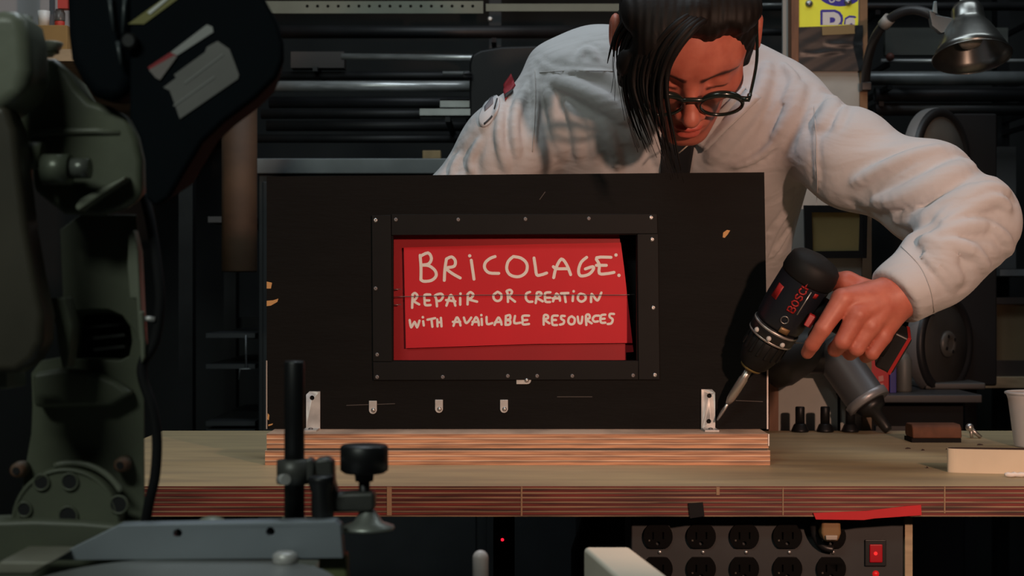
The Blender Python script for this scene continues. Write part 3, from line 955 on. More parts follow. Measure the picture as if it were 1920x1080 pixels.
m_slot = mat('olive_slotted_steel', (0.16, 0.17, 0.13), 0.55, 0.2, noise=.2, nscale=10)
holes = [circ(576 + 19.4 * i, 11.5, 3.2, 6) for i in range(17)]
o = obj('slotted_beam', MB().prism_px([(470, 2), (906, 2), (906, 25), (470, 25)], 2.98, 2.984, holes), m_slot, rack)
obj('slotted_beam', MB().prism_px([(911, 7), (1190, 7), (1190, 21), (911, 21)], 3.0, 3.004), m_slot, rack)
obj('beam_bolt', MB().lathe([(.006, 0), (.006, .004), (.003, .006)], P(919, 36, 2.98), (0, -1, 0), 8), M_screw, rack)

GP = 'pipes and bars stored on the rack'


def pipe(px0, px1, py, r, m, label, D=DR, kind='steel_pipe', tilt=0, hollow=True):
    a = P(px0, py, D); b = P(px1, py + tilt, D)
    rr = R(r, D)
    L = np.linalg.norm(b - a)
    prof = [(rr * .75, .002), (rr * .75, 0), (rr, 0), (rr, L), (rr * .75, L)] if hollow else [(rr, 0), (rr, L)]
    o = obj(kind, MB().lathe(prof, a, b - a, 18), m)
    tag(o, label, 'pipe' if 'pipe' in kind else 'bar', GP)
    # rack arms carrying it
    n = 0
    zlow = min(a[2], b[2]) - rr
    cand = [x for x in posts if min(a[0], b[0]) - .02 < x < max(a[0], b[0]) + .02]
    if len(cand) < 1:
        cand = [(a[0] * .7 + b[0] * .3)]
    for x in cand:
        zz = a[2] + (b[2] - a[2]) * (x - a[0]) / (b[0] - a[0]) - rr
        obj('arm', MB().box(x - .005, x + .005, D - .01, DR + .345, zz - .010, zz - .0003), M_dark_metal, rack)
    return o


pipe(640, 1130, 106, 6, M_steel, 'thin bright steel pipe, upper one left of the man', tilt=5)
pipe(455, 1010, 162, 10, M_steel, 'thick bright steel pipe, lower one left of the man', D=DR - .02)
pipe(830, 1040, 137, 3.2, M_steel, 'short thin steel rod between the two bright pipes', kind='steel_rod', hollow=False)
pipe(500, 1090, 142, 8, M_dark_pipe, 'dark pipe between the two bright steel pipes', D=DR + .08)
pipe(505, 1040, 192, 11, M_dark_pipe, 'dark pipe just below the thick bright steel pipe', D=DR + .05)
pipe(490, 1010, 214, 9, M_dark_pipe, 'dark pipe, second below the thick bright steel pipe', D=DR + .05)
pipe(500, 960, 236, 10, M_dark_pipe, 'dark pipe, third below the thick bright steel pipe', D=DR + .05)
pipe(470, 990, 260, 8, M_dark_pipe, 'dark pipe lowest in the bundle left of the man', D=DR + .05)
pipe(500, 1120, 60, 12, M_dark_pipe, 'dark pipe below the slotted beam at the top left', D=DR + .1)
o = obj('brown_bar', MB().box(P(537, 0, DR)[0], P(640, 0, DR)[0] - .001, DR + .06, DR + .1, P(0, 119, DR)[2], P(0, 88, DR)[2]), mat('dark_brown_bar', (0.035, 0.028, 0.026), 0.6))
tag(o, 'dark brown square bar left of the thin bright pipe', 'bar', GP)
obj('arm', MB().box(-.42, -.41, DR + .04, DR + .345, P(0, 119, DR)[2] - .01, P(0, 119, DR)[2] - .0003), M_dark_metal, rack)

# steel cabinet behind the man
DC = 2.85
ztop = 1.371
cab = thing('steel_cabinet', 'grey steel cabinet standing behind the man and the black panel', 'cabinet', (P(900, 0, DC)[0], DC + .1, 0))
x0, x1 = P(482, 0, DC)[0], P(1322, 0, DC)[0]
m_cab = mat('grey_blue_steel', (0.034, 0.038, 0.041), 0.45, 0.4, noise=.25, nscale=8)
obj('body', MB().box(x0, x1, DC + .012, DC + .19, 0, ztop - .030), m_cab, cab, bevel=.003)
obj('top_plate', MB().box(x0 - .004, x1 + .004, DC, DC + .19, ztop - .030, ztop), mat('steel_top', (0.14, 0.155, 0.16), 0.4, 0.4, noise=.3, nscale=10), cab, bevel=.002)
for k in range(2):
    obj('door', MB().box(x0 + .01 + k * (x1 - x0) / 2, x0 - .01 + (k + 1) * (x1 - x0) / 2, DC + .004, DC + .012, .05, ztop - .045), m_cab, cab, bevel=.002)
case = thing('black_case', 'black rounded case standing on the steel cabinet behind the man\'s shoulder', 'case', (P(950, 0, 2.9)[0], 2.9, ztop))
o = obj('case_body', MB().prism_px([(880, 297), (880, 118), (884, 100), (900, 91), (940, 84), (1000, 82), (1060, 84), (1110, 92), (1118, 110), (1118, 297)], 2.88, 3.0), mat('black_case_skin', (0.006, 0.0063, 0.007), 0.5, spec=.3), case, bevel=.006)
o.location.z = ztop - ORG[case.name][2] + (o.dimensions.z / 2 if o.dimensions.z else 0)
vz = [v.co.z for v in o.data.vertices]; o.location.z = -min(vz)
obj('case_handle', MB().tube([P(884, 139, 2.872), P(870, 138, 2.868), P(868, 143, 2.868), P(884, 145, 2.872)], .004, 8), M_black, case)
blk = obj('wood_block', MB().box(P(792, 0, 2.86)[0], P(826, 0, 2.86)[0], 2.862, 2.90, ztop, ztop + .0165), mat('tan_wood', (0.30, 0.21, 0.10), 0.7, noise=.3, nscale=40), bevel=.0015)
tag(blk, 'small tan wood block on the steel cabinet beside the man\'s sleeve', 'block')
# aluminium profiles
GA = 'aluminium profiles beside the man\'s shoulder'
for (py, h, px0, D, lab) in ((212, 9, 788, 2.90, 'pale aluminium channel offcut, lower of two beside the shoulder'), (199, 11, 826, 2.935, 'grey aluminium channel offcut, upper of two beside the shoulder')):
    hz = R(h, D)
    a = P(px0, py, D); b = P(905, py - 6, D)
    mbp = MB()
    z = a[2]
    for (y0, y1, q0, q1) in ((-.018, .018, -hz, -hz + .003), (-.018, -.015, -hz, hz), (.015, .018, -hz, hz), (-.018, -.008, hz - .003, hz), (.008, .018, hz - .003, hz)):
        mbp.box(a[0], b[0], D + y0, D + y1, z + q0, z + q1)
    tag(obj('aluminium_profile', mbp, mat('aluminium', (0.40, 0.42, 0.40), 0.45, 0.6, noise=.2, nscale=20)), lab, 'profile', GA)
    obj('arm', MB().box(a[0] + .05, a[0] + .06, D - .02, DR + .345, z - hz - .010, z - hz - .0003), M_dark_metal, rack)
    obj('arm', MB().box(b[0] - .02, b[0] - .01, D - .02, DR + .345, z - hz - .010, z - hz - .0003), M_dark_metal, rack)

# brown tube hanging at the left
D = 2.6
tube = thing('hanging_tube', 'brown cardboard tube hanging upright between saw and black panel', 'tube', tuple(P(449, 510, D)))
obj('tube_body', MB().lathe([(.024, .004), (.030, 0), (.0312, .002), (.0312, .33), (.024, .334)], P(449, 510, D), (0, 0, 1), 28), mat('brown_cardboard', (0.085, 0.045, 0.022), 0.7, noise=.45, nscale=9, stretch=(1, 1, 1.5)), tube)
obj('hanging_cord', MB().cyl(P(449, 200, D), P(449, -340, D), .002, n=6), M_matt_black, tube)
obj('cross_arm', MB().box(P(449, 0, D)[0] - .008, P(449, 0, D)[0] + .008, D - .02, DR + .345, P(449, -350, D)[2], P(449, -340, D)[2]), M_dark_metal, rack)
hk = obj('wire_hook', MB().tube([P(461, 628, 2.94), P(461, 690, 2.94), P(470, 691, 2.94), P(450, 692, 2.94), P(448, 712, 2.94)], .0015, 6), M_steel_dull)
tag(hk, 'thin wire hook hanging from a dark shelf left of the panel', 'hook')

# things on a high shelf behind the saw, top left corner
DS = 2.45
zsh = P(0, 92, DS)[2]
sh = thing('high_shelf', 'pale shelf board on the back wall, seen past the saw in the top left corner', 'shelf', (P(75, 0, DS)[0], DS + .1, zsh - .02))
obj('shelf_board', MB().box(P(-60, 0, DS)[0], P(175, 0, DS)[0], DS, 3.7, zsh - .02, zsh), M_wood_pale, sh)
obj('back_board', MB().box(P(-60, 0, DS + .2)[0], P(175, 0, DS + .2)[0], DS + .2, DS + .21, zsh, zsh + .35), mat('pale_grey_board', (0.30, 0.30, 0.31), 0.8), sh)
o = obj('cardboard_box', MB().box(P(56, 0, DS)[0], P(124, 0, DS)[0], DS + .005, DS + .11, zsh, P(0, 46, DS)[2]), mat('kraft_cardboard', (0.32, 0.20, 0.07), 0.8, noise=.15, nscale=15), bevel=.001)
tag(o, 'small brown cardboard box on the high shelf behind the saw', 'box')
zb = P(0, 46, DS)[2]
o = obj('white_cup', MB().lathe([(.0, 0), (.0085, 0), (.0105, .028), (.0095, .028), (.008, .002), (.0, .002)], (P(82, 0, DS + .03)[0], DS + .03, zb), (0, 0, 1), 18, caps=False), mat('white_cup_plastic', (0.6, 0.6, 0.58), 0.5))
tag(o, 'small white cup standing on the cardboard box, top left corner', 'cup')
for (q0, q1, z0, z1, lab, m) in ((104, 121, 46, 34, 'small red tin on the cardboard box behind the saw', mat('red_tin', (0.45, 0.035, 0.02), 0.5)),):
    o = obj('red_tin', MB().lathe([(.008, 0), (.0085, .001), (.0085, .0095), (.008, .0105)], (P(112, 0, DS + .03)[0], DS + .03, zb), (0, 0, 1), 18), m)
    tag(o, lab, 'tin')
    o = obj('grey_jar', MB().lathe([(.0085, 0), (.009, .002), (.009, .014), (.007, .018), (.007, .02)], (P(112, 0, DS + .03)[0], DS + .03, zb + .0107), (0, 0, 1), 18), mat('grey_jar_glass', (0.10, 0.10, 0.10), 0.3))
    tag(o, 'small dark grey jar stacked on the red tin behind the saw', 'jar')
    o = obj('red_box', MB().box(P(101, 0, DS)[0], P(122, 0, DS)[0], DS + .02, DS + .04, zb + .031, zb + .075), mat('red_box_card', (0.5, 0.05, 0.04), 0.6))
    tag(o, 'red box at the very top of the stack behind the saw', 'box')
o = obj('grey_bar', MB().box(P(50, 0, DS)[0], P(58, 0, DS)[0], DS + .12, DS + .13, zsh, zsh + .3), mat('grey_bar_paint', (0.08, 0.08, 0.09), 0.6))
tag(o, 'thin grey upright bar beside the cardboard box behind the saw', 'bar')

# ------------------------------------------------------------------ background, right of the man
DB2 = 2.75
po = thing('taped_post', 'white wooden post with yellow sign and black tape behind the man\'s shoulder', 'post', (P(1552, 0, DB2)[0], DB2, 0))
ztp = 2.15
obj('post_board', MB().box(P(1497, 0, DB2)[0], P(1611, 0, DB2)[0], DB2, DB2 + .02, 0, ztp), M_board_white, po)
obj('side_trim', MB().box(P(1483, 0, DB2)[0], P(1497, 0, DB2)[0], DB2 - .006, DB2 + .03, 0, ztp), M_wood_brown, po)
obj('side_trim', MB().box(P(1611, 0, DB2)[0], P(1625, 0, DB2)[0], DB2 - .006, DB2 + .03, 0, ztp), mat('orange_brown_wood', (0.24, 0.13, 0.06), 0.6, noise=.4, nscale=15), po)
obj('side_strip', MB().box(P(1468, 0, DB2 + .03)[0], P(1483, 0, DB2 + .03)[0], DB2 + .031, DB2 + .04, 0, ztp), mat('grey_white_strip', (0.30, 0.30, 0.28), 0.7), po)
ys = thing('yellow_sign', 'yellow printed sign with blue and white lettering screwed to the post', 'sign', tuple(P(1552, 50, DB2 - .004)))
YD = DB2 - .003
obj('sign_plate', MB().prism_px([(1498, -75), (1610, -75), (1609, 47), (1498, 51)], YD, YD + .002), mat('sign_yellow', (0.84, 0.86, 0.05), 0.5, noise=.06, nscale=30), ys)
m_blue = mat('sign_blue', (0.025, 0.02, 0.28), 0.5); m_sw = mat('sign_white', (0.62, 0.60, 0.58), 0.5)
def sg(name, poly, k, m, holes=()):
    obj(name, MB().prism_px(poly, YD - .0002 * k, YD - .0002 * (k - 1), holes), m, ys)
el = [(1575 + 42 * math.cos(t), -14 + 26 * math.sin(t)) for t in np.linspace(0, 2 * math.pi, 28, endpoint=False)]
sg('blue_oval', [(min(x, 1609.5), y) for x, y in el], 1, m_blue)
mbt = MB()
stroke_mesh(mbt, smooth_path([(1555, 0), (1558, 4), (1564, 2), (1562, -4), (1556, -2)], 3), 2.2, YD - .0002)
stroke_mesh(mbt, smooth_path([(1568, 0), (1574, 1), (1578, -4)], 3), 2.2, YD - .0002)
obj('script_lettering', mbt, m_sw, ys)
# letter R and a: blue outline behind white face
outl = [(1538, 47), (1538, 20), (1541, 18), (1566, 18), (1575, 22), (1580, 29), (1581, 38), (1579, 44), (1580, 46)]
sg('letter_outline', outl, 1, m_blue)
face = [(1542.5, 47), (1542.5, 23), (1564, 22.5), (1572, 26), (1576, 33), (1576, 40), (1571, 47)]
sg('letter_face', face, 2, m_sw)
sg('letter_counter', [(1556, 32.5), (1562, 32.5), (1566, 35), (1566, 39), (1563, 42), (1556, 43)], 3, m_blue)
sg('letter_outline', [(1582, 46), (1584, 34), (1592, 29), (1602, 29.5), (1606, 32), (1604, 34), (1596, 33), (1600, 46)], 1, m_blue)
sg('letter_face', [(1585, 46), (1586, 37), (1592, 33), (1600, 33.5), (1603, 38), (1603, 46), (1599, 46), (1597, 43), (1592, 46)], 2, m_sw)
for px, py in ((1517, 7), (1590, 4)):
    obj('sign_screw', MB().lathe([(.0075, 0), (.007, .002), (.004, .005), (.001, .006)], P(px, py, YD), (0, -1, 0), 16), mat('dome_screw', (0.35, 0.36, 0.38), 0.35, 0.9), ys)
# black tape round the post, with folds
D0 = DB2 - .0085
mbt = MB()
nu, nv = 26, 24
vs = []
for i in range(nu):
    for j in range(nv):
        px = 1498 + 120 * i / (nu - 1); py = 51 + 82 * j / (nv - 1) - 4 * i / (nu - 1) * (1 if j == 0 else 0)
        w = .0016 * math.exp(-((py - (97 + 3 * math.sin(px * .03))) / 3.0) ** 2) * (1 if 1505 < px < 1580 else .2) + .0016 * math.exp(-((py - (82 + (px - 1560) * .06)) / 3.5) ** 2) * (1 if px > 1548 else .1) + .0005 * math.sin(px * .11 + py * .2)
        q = P(px, py, D0); q[1] = D0 - w
        vs.append(q)
fs = [(i * nv + j, i * nv + j + 1, (i + 1) * nv + j + 1, (i + 1) * nv + j) for i in range(nu - 1) for j in range(nv - 1)]
N = len(vs)
vs2 = [np.array([q[0], DB2 - .0002 - .0062, q[2]]) for q in vs]
mbt.add(vs + vs2, fs + [tuple(N + k for k in reversed(f)) for f in fs], True)
bt = obj('black_tape_wrap', mbt, mat('black_tape', (0.017, 0.017, 0.018), 0.36))
tag(bt, 'wide creased black tape wrapped across the post below the yellow sign', 'tape')
kt = obj('brown_tape', MB().prism_px([(1541, 50), (1602, 46), (1603, 63), (1542, 66)], D0 - .0035, D0 - .0025), mat('brown_packing_tape', (0.20, 0.14, 0.055), 0.5))
tag(kt, 'strip of brown packing tape under the yellow sign', 'tape')

# pipes on the right
pipe(1400, 2010, 147, 13, M_steel_dull, 'thick grey steel pipe running behind the aluminium lamp', D=DR - .05)
pipe(1652, 2010, 114, 3.6, M_steel, 'thin bright steel pipe just above the thick grey pipe', kind='steel_rod', hollow=False, D=DR - .03)
pipe(1380, 2010, 12, 8, M_dark_pipe, 'dark pipe at the very top right', D=DR + .05)
pipe(1640, 2010, 177, 14, M_dark_pipe, 'thick dark pipe below the grey pipe at the right', D=DR + .02)
pipe(1640, 2010, 205, 12, M_dark_pipe, 'dark pipe, second below the grey pipe at the right', D=DR + .03)
pipe(1380, 1479, 9, 3, M_steel, 'short bright rod end beside the man\'s ear', kind='steel_rod', hollow=False, D=DR - .1)
pipe(1380, 1479, 60, 7, M_dark_pipe, 'dark pipe end with flange left of the taped post', D=DR - .1)
o = obj('red_ball_knob', MB().ell(P(1669, 107, DR - .05), (.009, .009, .009), 12), mat('rusty_knob', (0.10, 0.03, 0.02), 0.6))
tag(o, 'small rusty ball knob on the thin bright pipe', 'knob')
o = obj('grey_plank', MB().box(P(1660, 0, 3.25)[0], P(1890, 0, 3.25)[0], 3.25, 3.27, P(0, 103, 3.25)[2], P(0, 52, 3.25)[2]), mat('grey_green_plank', (0.075, 0.08, 0.07), 0.7, noise=.3, nscale=8))
tag(o, 'dull grey-green plank behind the aluminium lamp', 'plank')
zz = P(0, 103, 3.25)[2]
for x in (posts[2], 1.05):
    obj('arm', MB().box(x - .005, x + .005, 3.2, DR + .345, zz - .01, zz - .0003), M_dark_metal, rack)

# aluminium clamp lamp with gooseneck, fixed to the post
DL = 2.52
lamp = thing('clamp_lamp', 'aluminium bell shaped lamp on a black gooseneck, top right, switched off', 'lamp', tuple(P(1813, 145, DL)))
m_alu = mat('lamp_aluminium', (0.33, 0.33, 0.31), 0.30, 0.95, noise=.25, nscale=30)
ax = np.array([0.0, -0.30, -0.95]); ax /= np.linalg.norm(ax)
top = P(1812, 6, DL)
rr = .0655
prof_o = [(.014, 0), (.022, .004), (.027, .014), (.0275, .026), (.0285, .032), (.029, .036), (.036, .045), (.048, .066), (.058, .086), (rr, .102)]
prof_i = [(rr - .0012, .102), (.0565, .086), (.0465, .066), (.0345, .045), (.025, .034), (.001, .032)]
obj('reflector', MB().lathe(prof_o + prof_i, top, ax, 40, caps=False), m_alu, lamp)
obj('rolled_rim', MB().tube([top + ax * .102 + rr * (math.cos(t) * frame_of(ax)[0] + math.sin(t) * frame_of(ax)[1]) for t in np.linspace(0, 2 * math.pi, 48, endpoint=False)], .0012, 6, closed=True), m_alu, lamp)
obj('bulb', MB().lathe([(.008, .034), (.012, .045), (.021, .062), (.022, .070), (.016, .080), (.004, .084)], top, ax, 20), mat('bulb_glass', (0.55, 0.50, 0.42), 0.12, spec=0.9), lamp)
obj('socket_cap', MB().lathe([(.010, -.03), (.0105, -.006), (.014, 0)], top, ax, 18), mat('white_porcelain', (0.5, 0.5, 0.5), 0.4), lamp)
arch = smooth_path([P(1622, 165, DL + .225), P(1627, 115, DL + .18), P(1641, 70, DL + .10), P(1668, 36, DL + .05), P(1705, 19, DL + .02), P(1742, 26, DL), P(1772, 50, DL)], 6)
obj('gooseneck', MB().tube(arch, .0085, 12), mat('black_rubber_hose', (0.02, 0.02, 0.021), 0.45), lamp)
obj('collar', MB().cyl(P(1656, 48, DL + .062), P(1668, 34, DL + .048), .011, n=16), mat('grey_collar', (0.28, 0.27, 0.25), 0.5), lamp)
obj('lamp_bracket', MB().prism_px([(1742, 20), (1750, 18), (1755, 28), (1788, 34), (1790, 58), (1765, 62), (1748, 48)], DL - .012, DL + .004), mat('bracket_steel', (0.20, 0.23, 0.24), 0.4, 0.7), lamp, bevel=.001)
obj('wing_screw', MB().prism_px([(1748, 22), (1751, 2), (1757, 2), (1758, 26)], DL - .016, DL - .0122), mat('blue_steel', (0.25, 0.33, 0.36), 0.4, 0.6), lamp, bevel=.001)
obj('clamp', MB().box(P(1611, 0, DL + .22)[0], P(1630, 0, DL + .22)[0], DB2 - .03, DB2 - .0065, P(0, 172, DL + .22)[2], P(0, 156, DL + .22)[2]), M_black, lamp, bevel=.002)

# black cabinet with red, blue and grey boxes and the machine with two wheels
DK = 2.46
kz = P(0, 737, 2.5)[2]
ck = thing('black_cabinet', 'low black cabinet behind the bench carrying the two wheeled machine', 'cabinet', (P(1735, 0, DK)[0], DK + .2, 0))
kx0, kx1 = P(1628, 0, DK)[0], P(1842, 0, DK)[0]
obj('top_plate', MB().box(kx0, kx1, DK, DK + .28, kz - .014, kz), mat('black_plate', (0.045, 0.045, 0.047), 0.45, 0.3), ck, bevel=.002)
obj('body', MB().box(kx0 + .01, kx1 - .02, DK + .04, DK + .27, 0, kz - .014), M_matt_black, ck)
obj('drawer', MB().box(kx0 + .02, kx1 - .07, DK + .03, DK + .04, kz - .10, kz - .055), mat('dark_drawer', (0.03, 0.03, 0.032), 0.5), ck, bevel=.001)
rb = thing('red_box', 'red cardboard box upright on the black cabinet behind the hand', 'box', (P(1650, 0, 2.5)[0], 2.5, kz))
obj('box_body', MB().box(P(1632, 0, 2.5)[0], P(1667, 0, 2.5)[0], 2.5, 2.55, kz, kz + .080), mat('red_box_print', (0.42, 0.006, 0.012), 0.5), rb, bevel=.001)
for k in range(2):
    obj('print_patch', MB().prism_px([(1647, 706 + k * 14), (1656, 704 + k * 14), (1657, 714 + k * 14), (1648, 716 + k * 14)], 2.4992, 2.5), mat('pink_print', (0.5, 0.16, 0.14), 0.5), rb)
o = obj('blue_box', MB().box(P(1668.5, 0, 2.5)[0], P(1681, 0, 2.5)[0], 2.5, 2.56, kz, kz + .080), mat('blue_box_print', (0.02, 0.018, 0.16), 0.5), bevel=.001)
tag(o, 'narrow dark blue box standing right against the red box', 'box')
o = obj('grey_bottle', MB().lathe([(.013, 0), (.014, .003), (.014, .055), (.010, .064), (.006, .068), (.006, .074)], (P(1694, 0, 2.53)[0], 2.53, kz), (0, 0, 1), 20), mat('grey_bottle_plastic', (0.10, 0.10, 0.09), 0.5))
tag(o, 'grey bottle between the blue box and the black wheel', 'bottle')

bs = thing('wheel_machine', 'dark machine with two black rimmed wheels one above the other, right of the arm', 'machine', (P(1775, 0, 2.66)[0], 2.68, kz))
yaw = math.radians(43)
nrm = np.array([math.sin(yaw), -math.cos(yaw), 0.0])
m_tire = mat('black_rubber_tire', (0.012, 0.012, 0.013), 0.5)
for (px, py, face, hub) in ((1764, 297, mat('grey_wheel_face', (0.115, 0.115, 0.105), 0.5, noise=.2, nscale=20), mat('chrome_hub', (0.6, 0.6, 0.62), 0.22, 1.0, noise=.5, nscale=60)),
                            (1770, 645, mat('dark_wheel_face', (0.045, 0.045, 0.043), 0.45, noise=.2, nscale=20), mat('dark_hub', (0.075, 0.075, 0.07), 0.4))):
    c = P(px, py, 2.62)
    r0 = .0895
    w = obj('wheel', MB().lathe([(r0 - .013, -.022), (r0 - .002, -.022), (r0, -.020), (r0, .004), (r0 - .003, .008), (r0 - .013, .008), (r0 - .016, .004)], c, nrm, 56, caps=True), [m_tire], bs)
    obj('wheel_face', MB().lathe([(r0 - .0135, -.002), (r0 - .016, .0045), (.024, .0055)], c, nrm, 48), face, w)
    obj('tread', MB().lathe([(r0 + .0004, -.021), (r0 + .0012, -.017), (r0 + .0012, -.004), (r0 + .0004, -.001)], c, nrm, 56, caps=False), mat('grey_tread', (0.14, 0.14, 0.14), 0.5), w)
    hb = obj('hub', MB().lathe([(.024, .0055), (.024, .009), (.021, .013), (.010, .0145), (.009, .013)], c, nrm, 28), hub, w)
    u, v, _ = frame_of(nrm)
    for k in range(4):
        t = k * math.pi / 2 + .5
        obj('bolt_hole', MB().lathe([(.0036, .0), (.0036, .0005)], c + nrm * .0137 + .0155 * (math.cos(t) * u + math.sin(t) * v), nrm, 10), M_matt_black, hb)
colx = P(1806, 0, 2.72)[0]
obj('column', MB().box(colx - .03, colx + .05, 2.68, 2.735, kz, P(0, 215, 2.7)[2]), M_matt_black, bs, bevel=.004)
for py in (297, 645):
    c = P(1767, py, 2.62)
    obj('axle', MB().cyl(c - nrm * .022, c - nrm * .022 + np.array([colx - c[0], 2.70 - c[1], 0]), .012, n=14), M_dark_metal, bs)
obj('foot', MB().box(P(1725, 0, 2.62)[0], P(1842, 0, 2.62)[0] - .005, 2.585, 2.735, kz, kz + .012), mat('machine_grey', (0.06, 0.06, 0.058), 0.5), bs, bevel=.003)

# wooden shelf with framed panel at the far right
DW = 2.92
wz = P(0, 707, DW)[2]
ws = thing('wooden_shelf', 'pale wooden shelf at the right edge behind the plastic cup', 'shelf', (P(1900, 0, DW)[0], DW + .1, 0))
obj('shelf_board', MB().box(P(1815, 0, DW)[0], P(2030, 0, DW)[0], DW, DW + .30, wz - .022, wz), M_wood_pale, ws, bevel=.001)
for x in (P(1850, 0, DW)[0], P(2020, 0, DW)[0]):
    obj('shelf_leg', MB().box(x - .012, x + .012, DW + .1, DW + .13, 0, wz - .022), M_matt_black, ws)
o = thing('framed_panel', 'dull yellow panel in a dark frame on the wooden shelf, far right', 'panel', (P(1900, 0, DW)[0], DW + .03, wz))
m_fr = mat('dark_frame', (0.035, 0.030, 0.028), 0.5)
q = [(1850, 558), (1990, 558), (1990, 706), (1850, 706)]
obj('frame', MB().prism_px(q, DW + .02, DW + .06, [[(1869, 570), (1975, 570), (1975, 676), (1869, 676)]], Dref=DW + .02), m_fr, o)
obj('panel_face', MB().prism_px([(1866, 568), (1978, 568), (1978, 678), (1866, 678)], DW + .032, DW + .045, Dref=DW + .02), mat('dull_yellow_panel', (0.17, 0.125, 0.065), 0.7, noise=.2, nscale=8), o)
obj('corner_clip', MB().prism_px([(1845, 560), (1866, 557), (1860, 566), (1856, 576), (1846, 576)], DW + .012, DW + .0198, Dref=DW + .02), mat('clip_steel', (0.35, 0.35, 0.36), 0.4, 0.6), o)
obj('corner_clip', MB().prism_px([(1844, 662), (1852, 656), (1862, 674), (1846, 676)], DW + .012, DW + .0198, Dref=DW + .02), mat('clip_steel', (0.35, 0.35, 0.36), 0.4, 0.6), o)
bl = obj('yellow_block', MB().box(P(1832, 0, DW)[0], P(1845, 0, DW)[0], DW + .01, DW + .04, wz, wz + .022), mat('tan_wood', (0.30, 0.21, 0.10), 0.7))
tag(bl, 'small yellowish block at the left end of the wooden shelf', 'block')
o = obj('grey_rail', MB().box(P(1875, 0, 3.0)[0], P(2030, 0, 3.0)[0], 3.0, DR + .40, P(0, 517, 3.0)[2], P(0, 505, 3.0)[2]), M_steel_dull)
o.name = 'shelf_rail'; o.parent = rack; o.location = Vector(np.array(o.location) - ORG[rack.name])
o = obj('grey_carton', MB().box(P(1838, 0, 3.1)[0], P(1905, 0, 3.1)[0], 3.1, 3.3, P(0, 505, 3.1)[2] + .001, P(0, 275, 3.1)[2]), mat('dark_grey_carton', (0.055, 0.055, 0.055), 0.8, noise=.2, nscale=6))
tag(o, 'dark grey carton on the rail behind the man\'s elbow', 'carton')
o2 = obj('carton_shelf', MB().box(P(1700, 0, 3.1)[0], P(2030, 0, 3.1)[0], 3.09, DR + .40, P(0, 505, 3.1)[2] - .01, P(0, 505, 3.1)[2]), M_dark_metal)
o2.name = 'shelf'; o2.parent = rack; o2.location = Vector(np.array(o2.location) - ORG[rack.name])

# ------------------------------------------------------------------ mitre saw in the left foreground
M_green = mat('grey_green_casting', (0.125, 0.138, 0.092), 0.45, noise=.3, nscale=14, color2=(0.095, 0.104, 0.076), bump=.12, bscale=70, spec=.4)
M_green_lt = mat('pale_green_casting', (0.20, 0.215, 0.16), 0.42, noise=.2, nscale=14, bump=.1)
M_fence = mat('blue_grey_aluminium', (0.31, 0.345, 0.385), 0.45, 0.2, noise=.15, nscale=10)
M_navy = mat('dark_navy_housing', (0.0036, 0.0062, 0.0088), 0.75, noise=.2, nscale=12, spec=.08)
M_hole = mat('dark_recess', (0.008, 0.008, 0.009), 0.8)

stand = thing('saw_stand', 'dark stand carrying the mitre saw in the left foreground', 'stand', (-0.10, 1.12, 0))
SZ = 0.838
obj('stand_top', MB().box(-0.46, 0.32, 0.86, 1.40, SZ - .02, SZ), M_matt_black, stand)
for x in (-.43, .29):
    for y in (.89, 1.37):
        obj('stand_leg', MB().box(x - .02, x + .02, y - .02, y + .02, 0, SZ - .02), M_dark_metal, stand)

saw = thing('miter_saw', 'large grey-green mitre saw with dark navy motor in the left foreground', 'saw', (P(200, 0, 1.1)[0], 1.12, SZ))
# base casting and turntable
o = obj('base_casting', MB().prism_px([(-60, 977), (60, 973), (150, 976), (220, 982), (262, 985), (262, 1060), (600, 1062), (600, 1120), (-60, 1120)], 1.075, 1.105), M_green, saw, bevel=.005)
zlo = P(0, 1120, 1.075)[2]
obj('base_foot', MB().box(P(-60, 0, 1.1)[0], P(590, 0, 1.1)[0], 1.0, 1.15, SZ, zlo + .004), M_green, saw)
obj('base_block', MB().prism_px([(597, 1041), (650, 1038), (653, 1110), (597, 1110)], 1.055, 1.072), mat('yellow_green_casting', (0.17, 0.19, 0.085), 0.45, noise=.2, nscale=14), saw, bevel=.003)
tz = P(0, 1062, 1.02)[2]
obj('turntable', MB().lathe([(.10, -.03), (.105, -.028), (.105, -.004), (.102, 0), (.001, 0)], (P(345, 0, .97)[0], .955, tz), (0, 0, 1), 56), mat('turntable_grey', (0.30, 0.305, 0.29), 0.4, 0.4, noise=.15, nscale=10), saw)
obj('table_insert', MB().prism_px([(0, 1052), (100, 1053), (60, 1078), (-20, 1078)], 1.00, 1.06), mat('worn_table', (0.26, 0.25, 0.20), 0.5, noise=.2, nscale=15), saw, bevel=.002)
# fence
fence = obj('fence', MB().prism_px([(222, 985), (628, 977), (638, 986), (643, 1047), (88, 1051)], 1.045, 1.062, [circ(333, 1000, 8, 14), circ(507, 997, 8, 14)]), M_fence, saw, bevel=.0012)
for c in ((333, 1000), (507, 997)):
    obj('fence_hole_shade', MB().lathe([(R(7.6, 1.055), 0), (R(7.6, 1.055), -.003)], P(c[0], c[1], 1.058), (0, -1, 0), 14), M_hole, fence)  # dark disc stands in for the shade inside each fence hole
obj('fence_knob', MB().lathe([(.007, 0), (.009, .002), (.009, .008), (.006, .010)], P(535, 1050, 1.035) + np.array([0, 0, -.004]), (0, 0, 1), 14), M_zinc, saw)
obj('bolt_cap', MB().ell(P(397, 978, 1.075), (.0098, .0098, .004), 16), M_green_lt, saw)
obj('bolt_cap', MB().ell(P(552, 974, 1.085), (.0098, .0098, .004), 16), M_green_lt, saw)
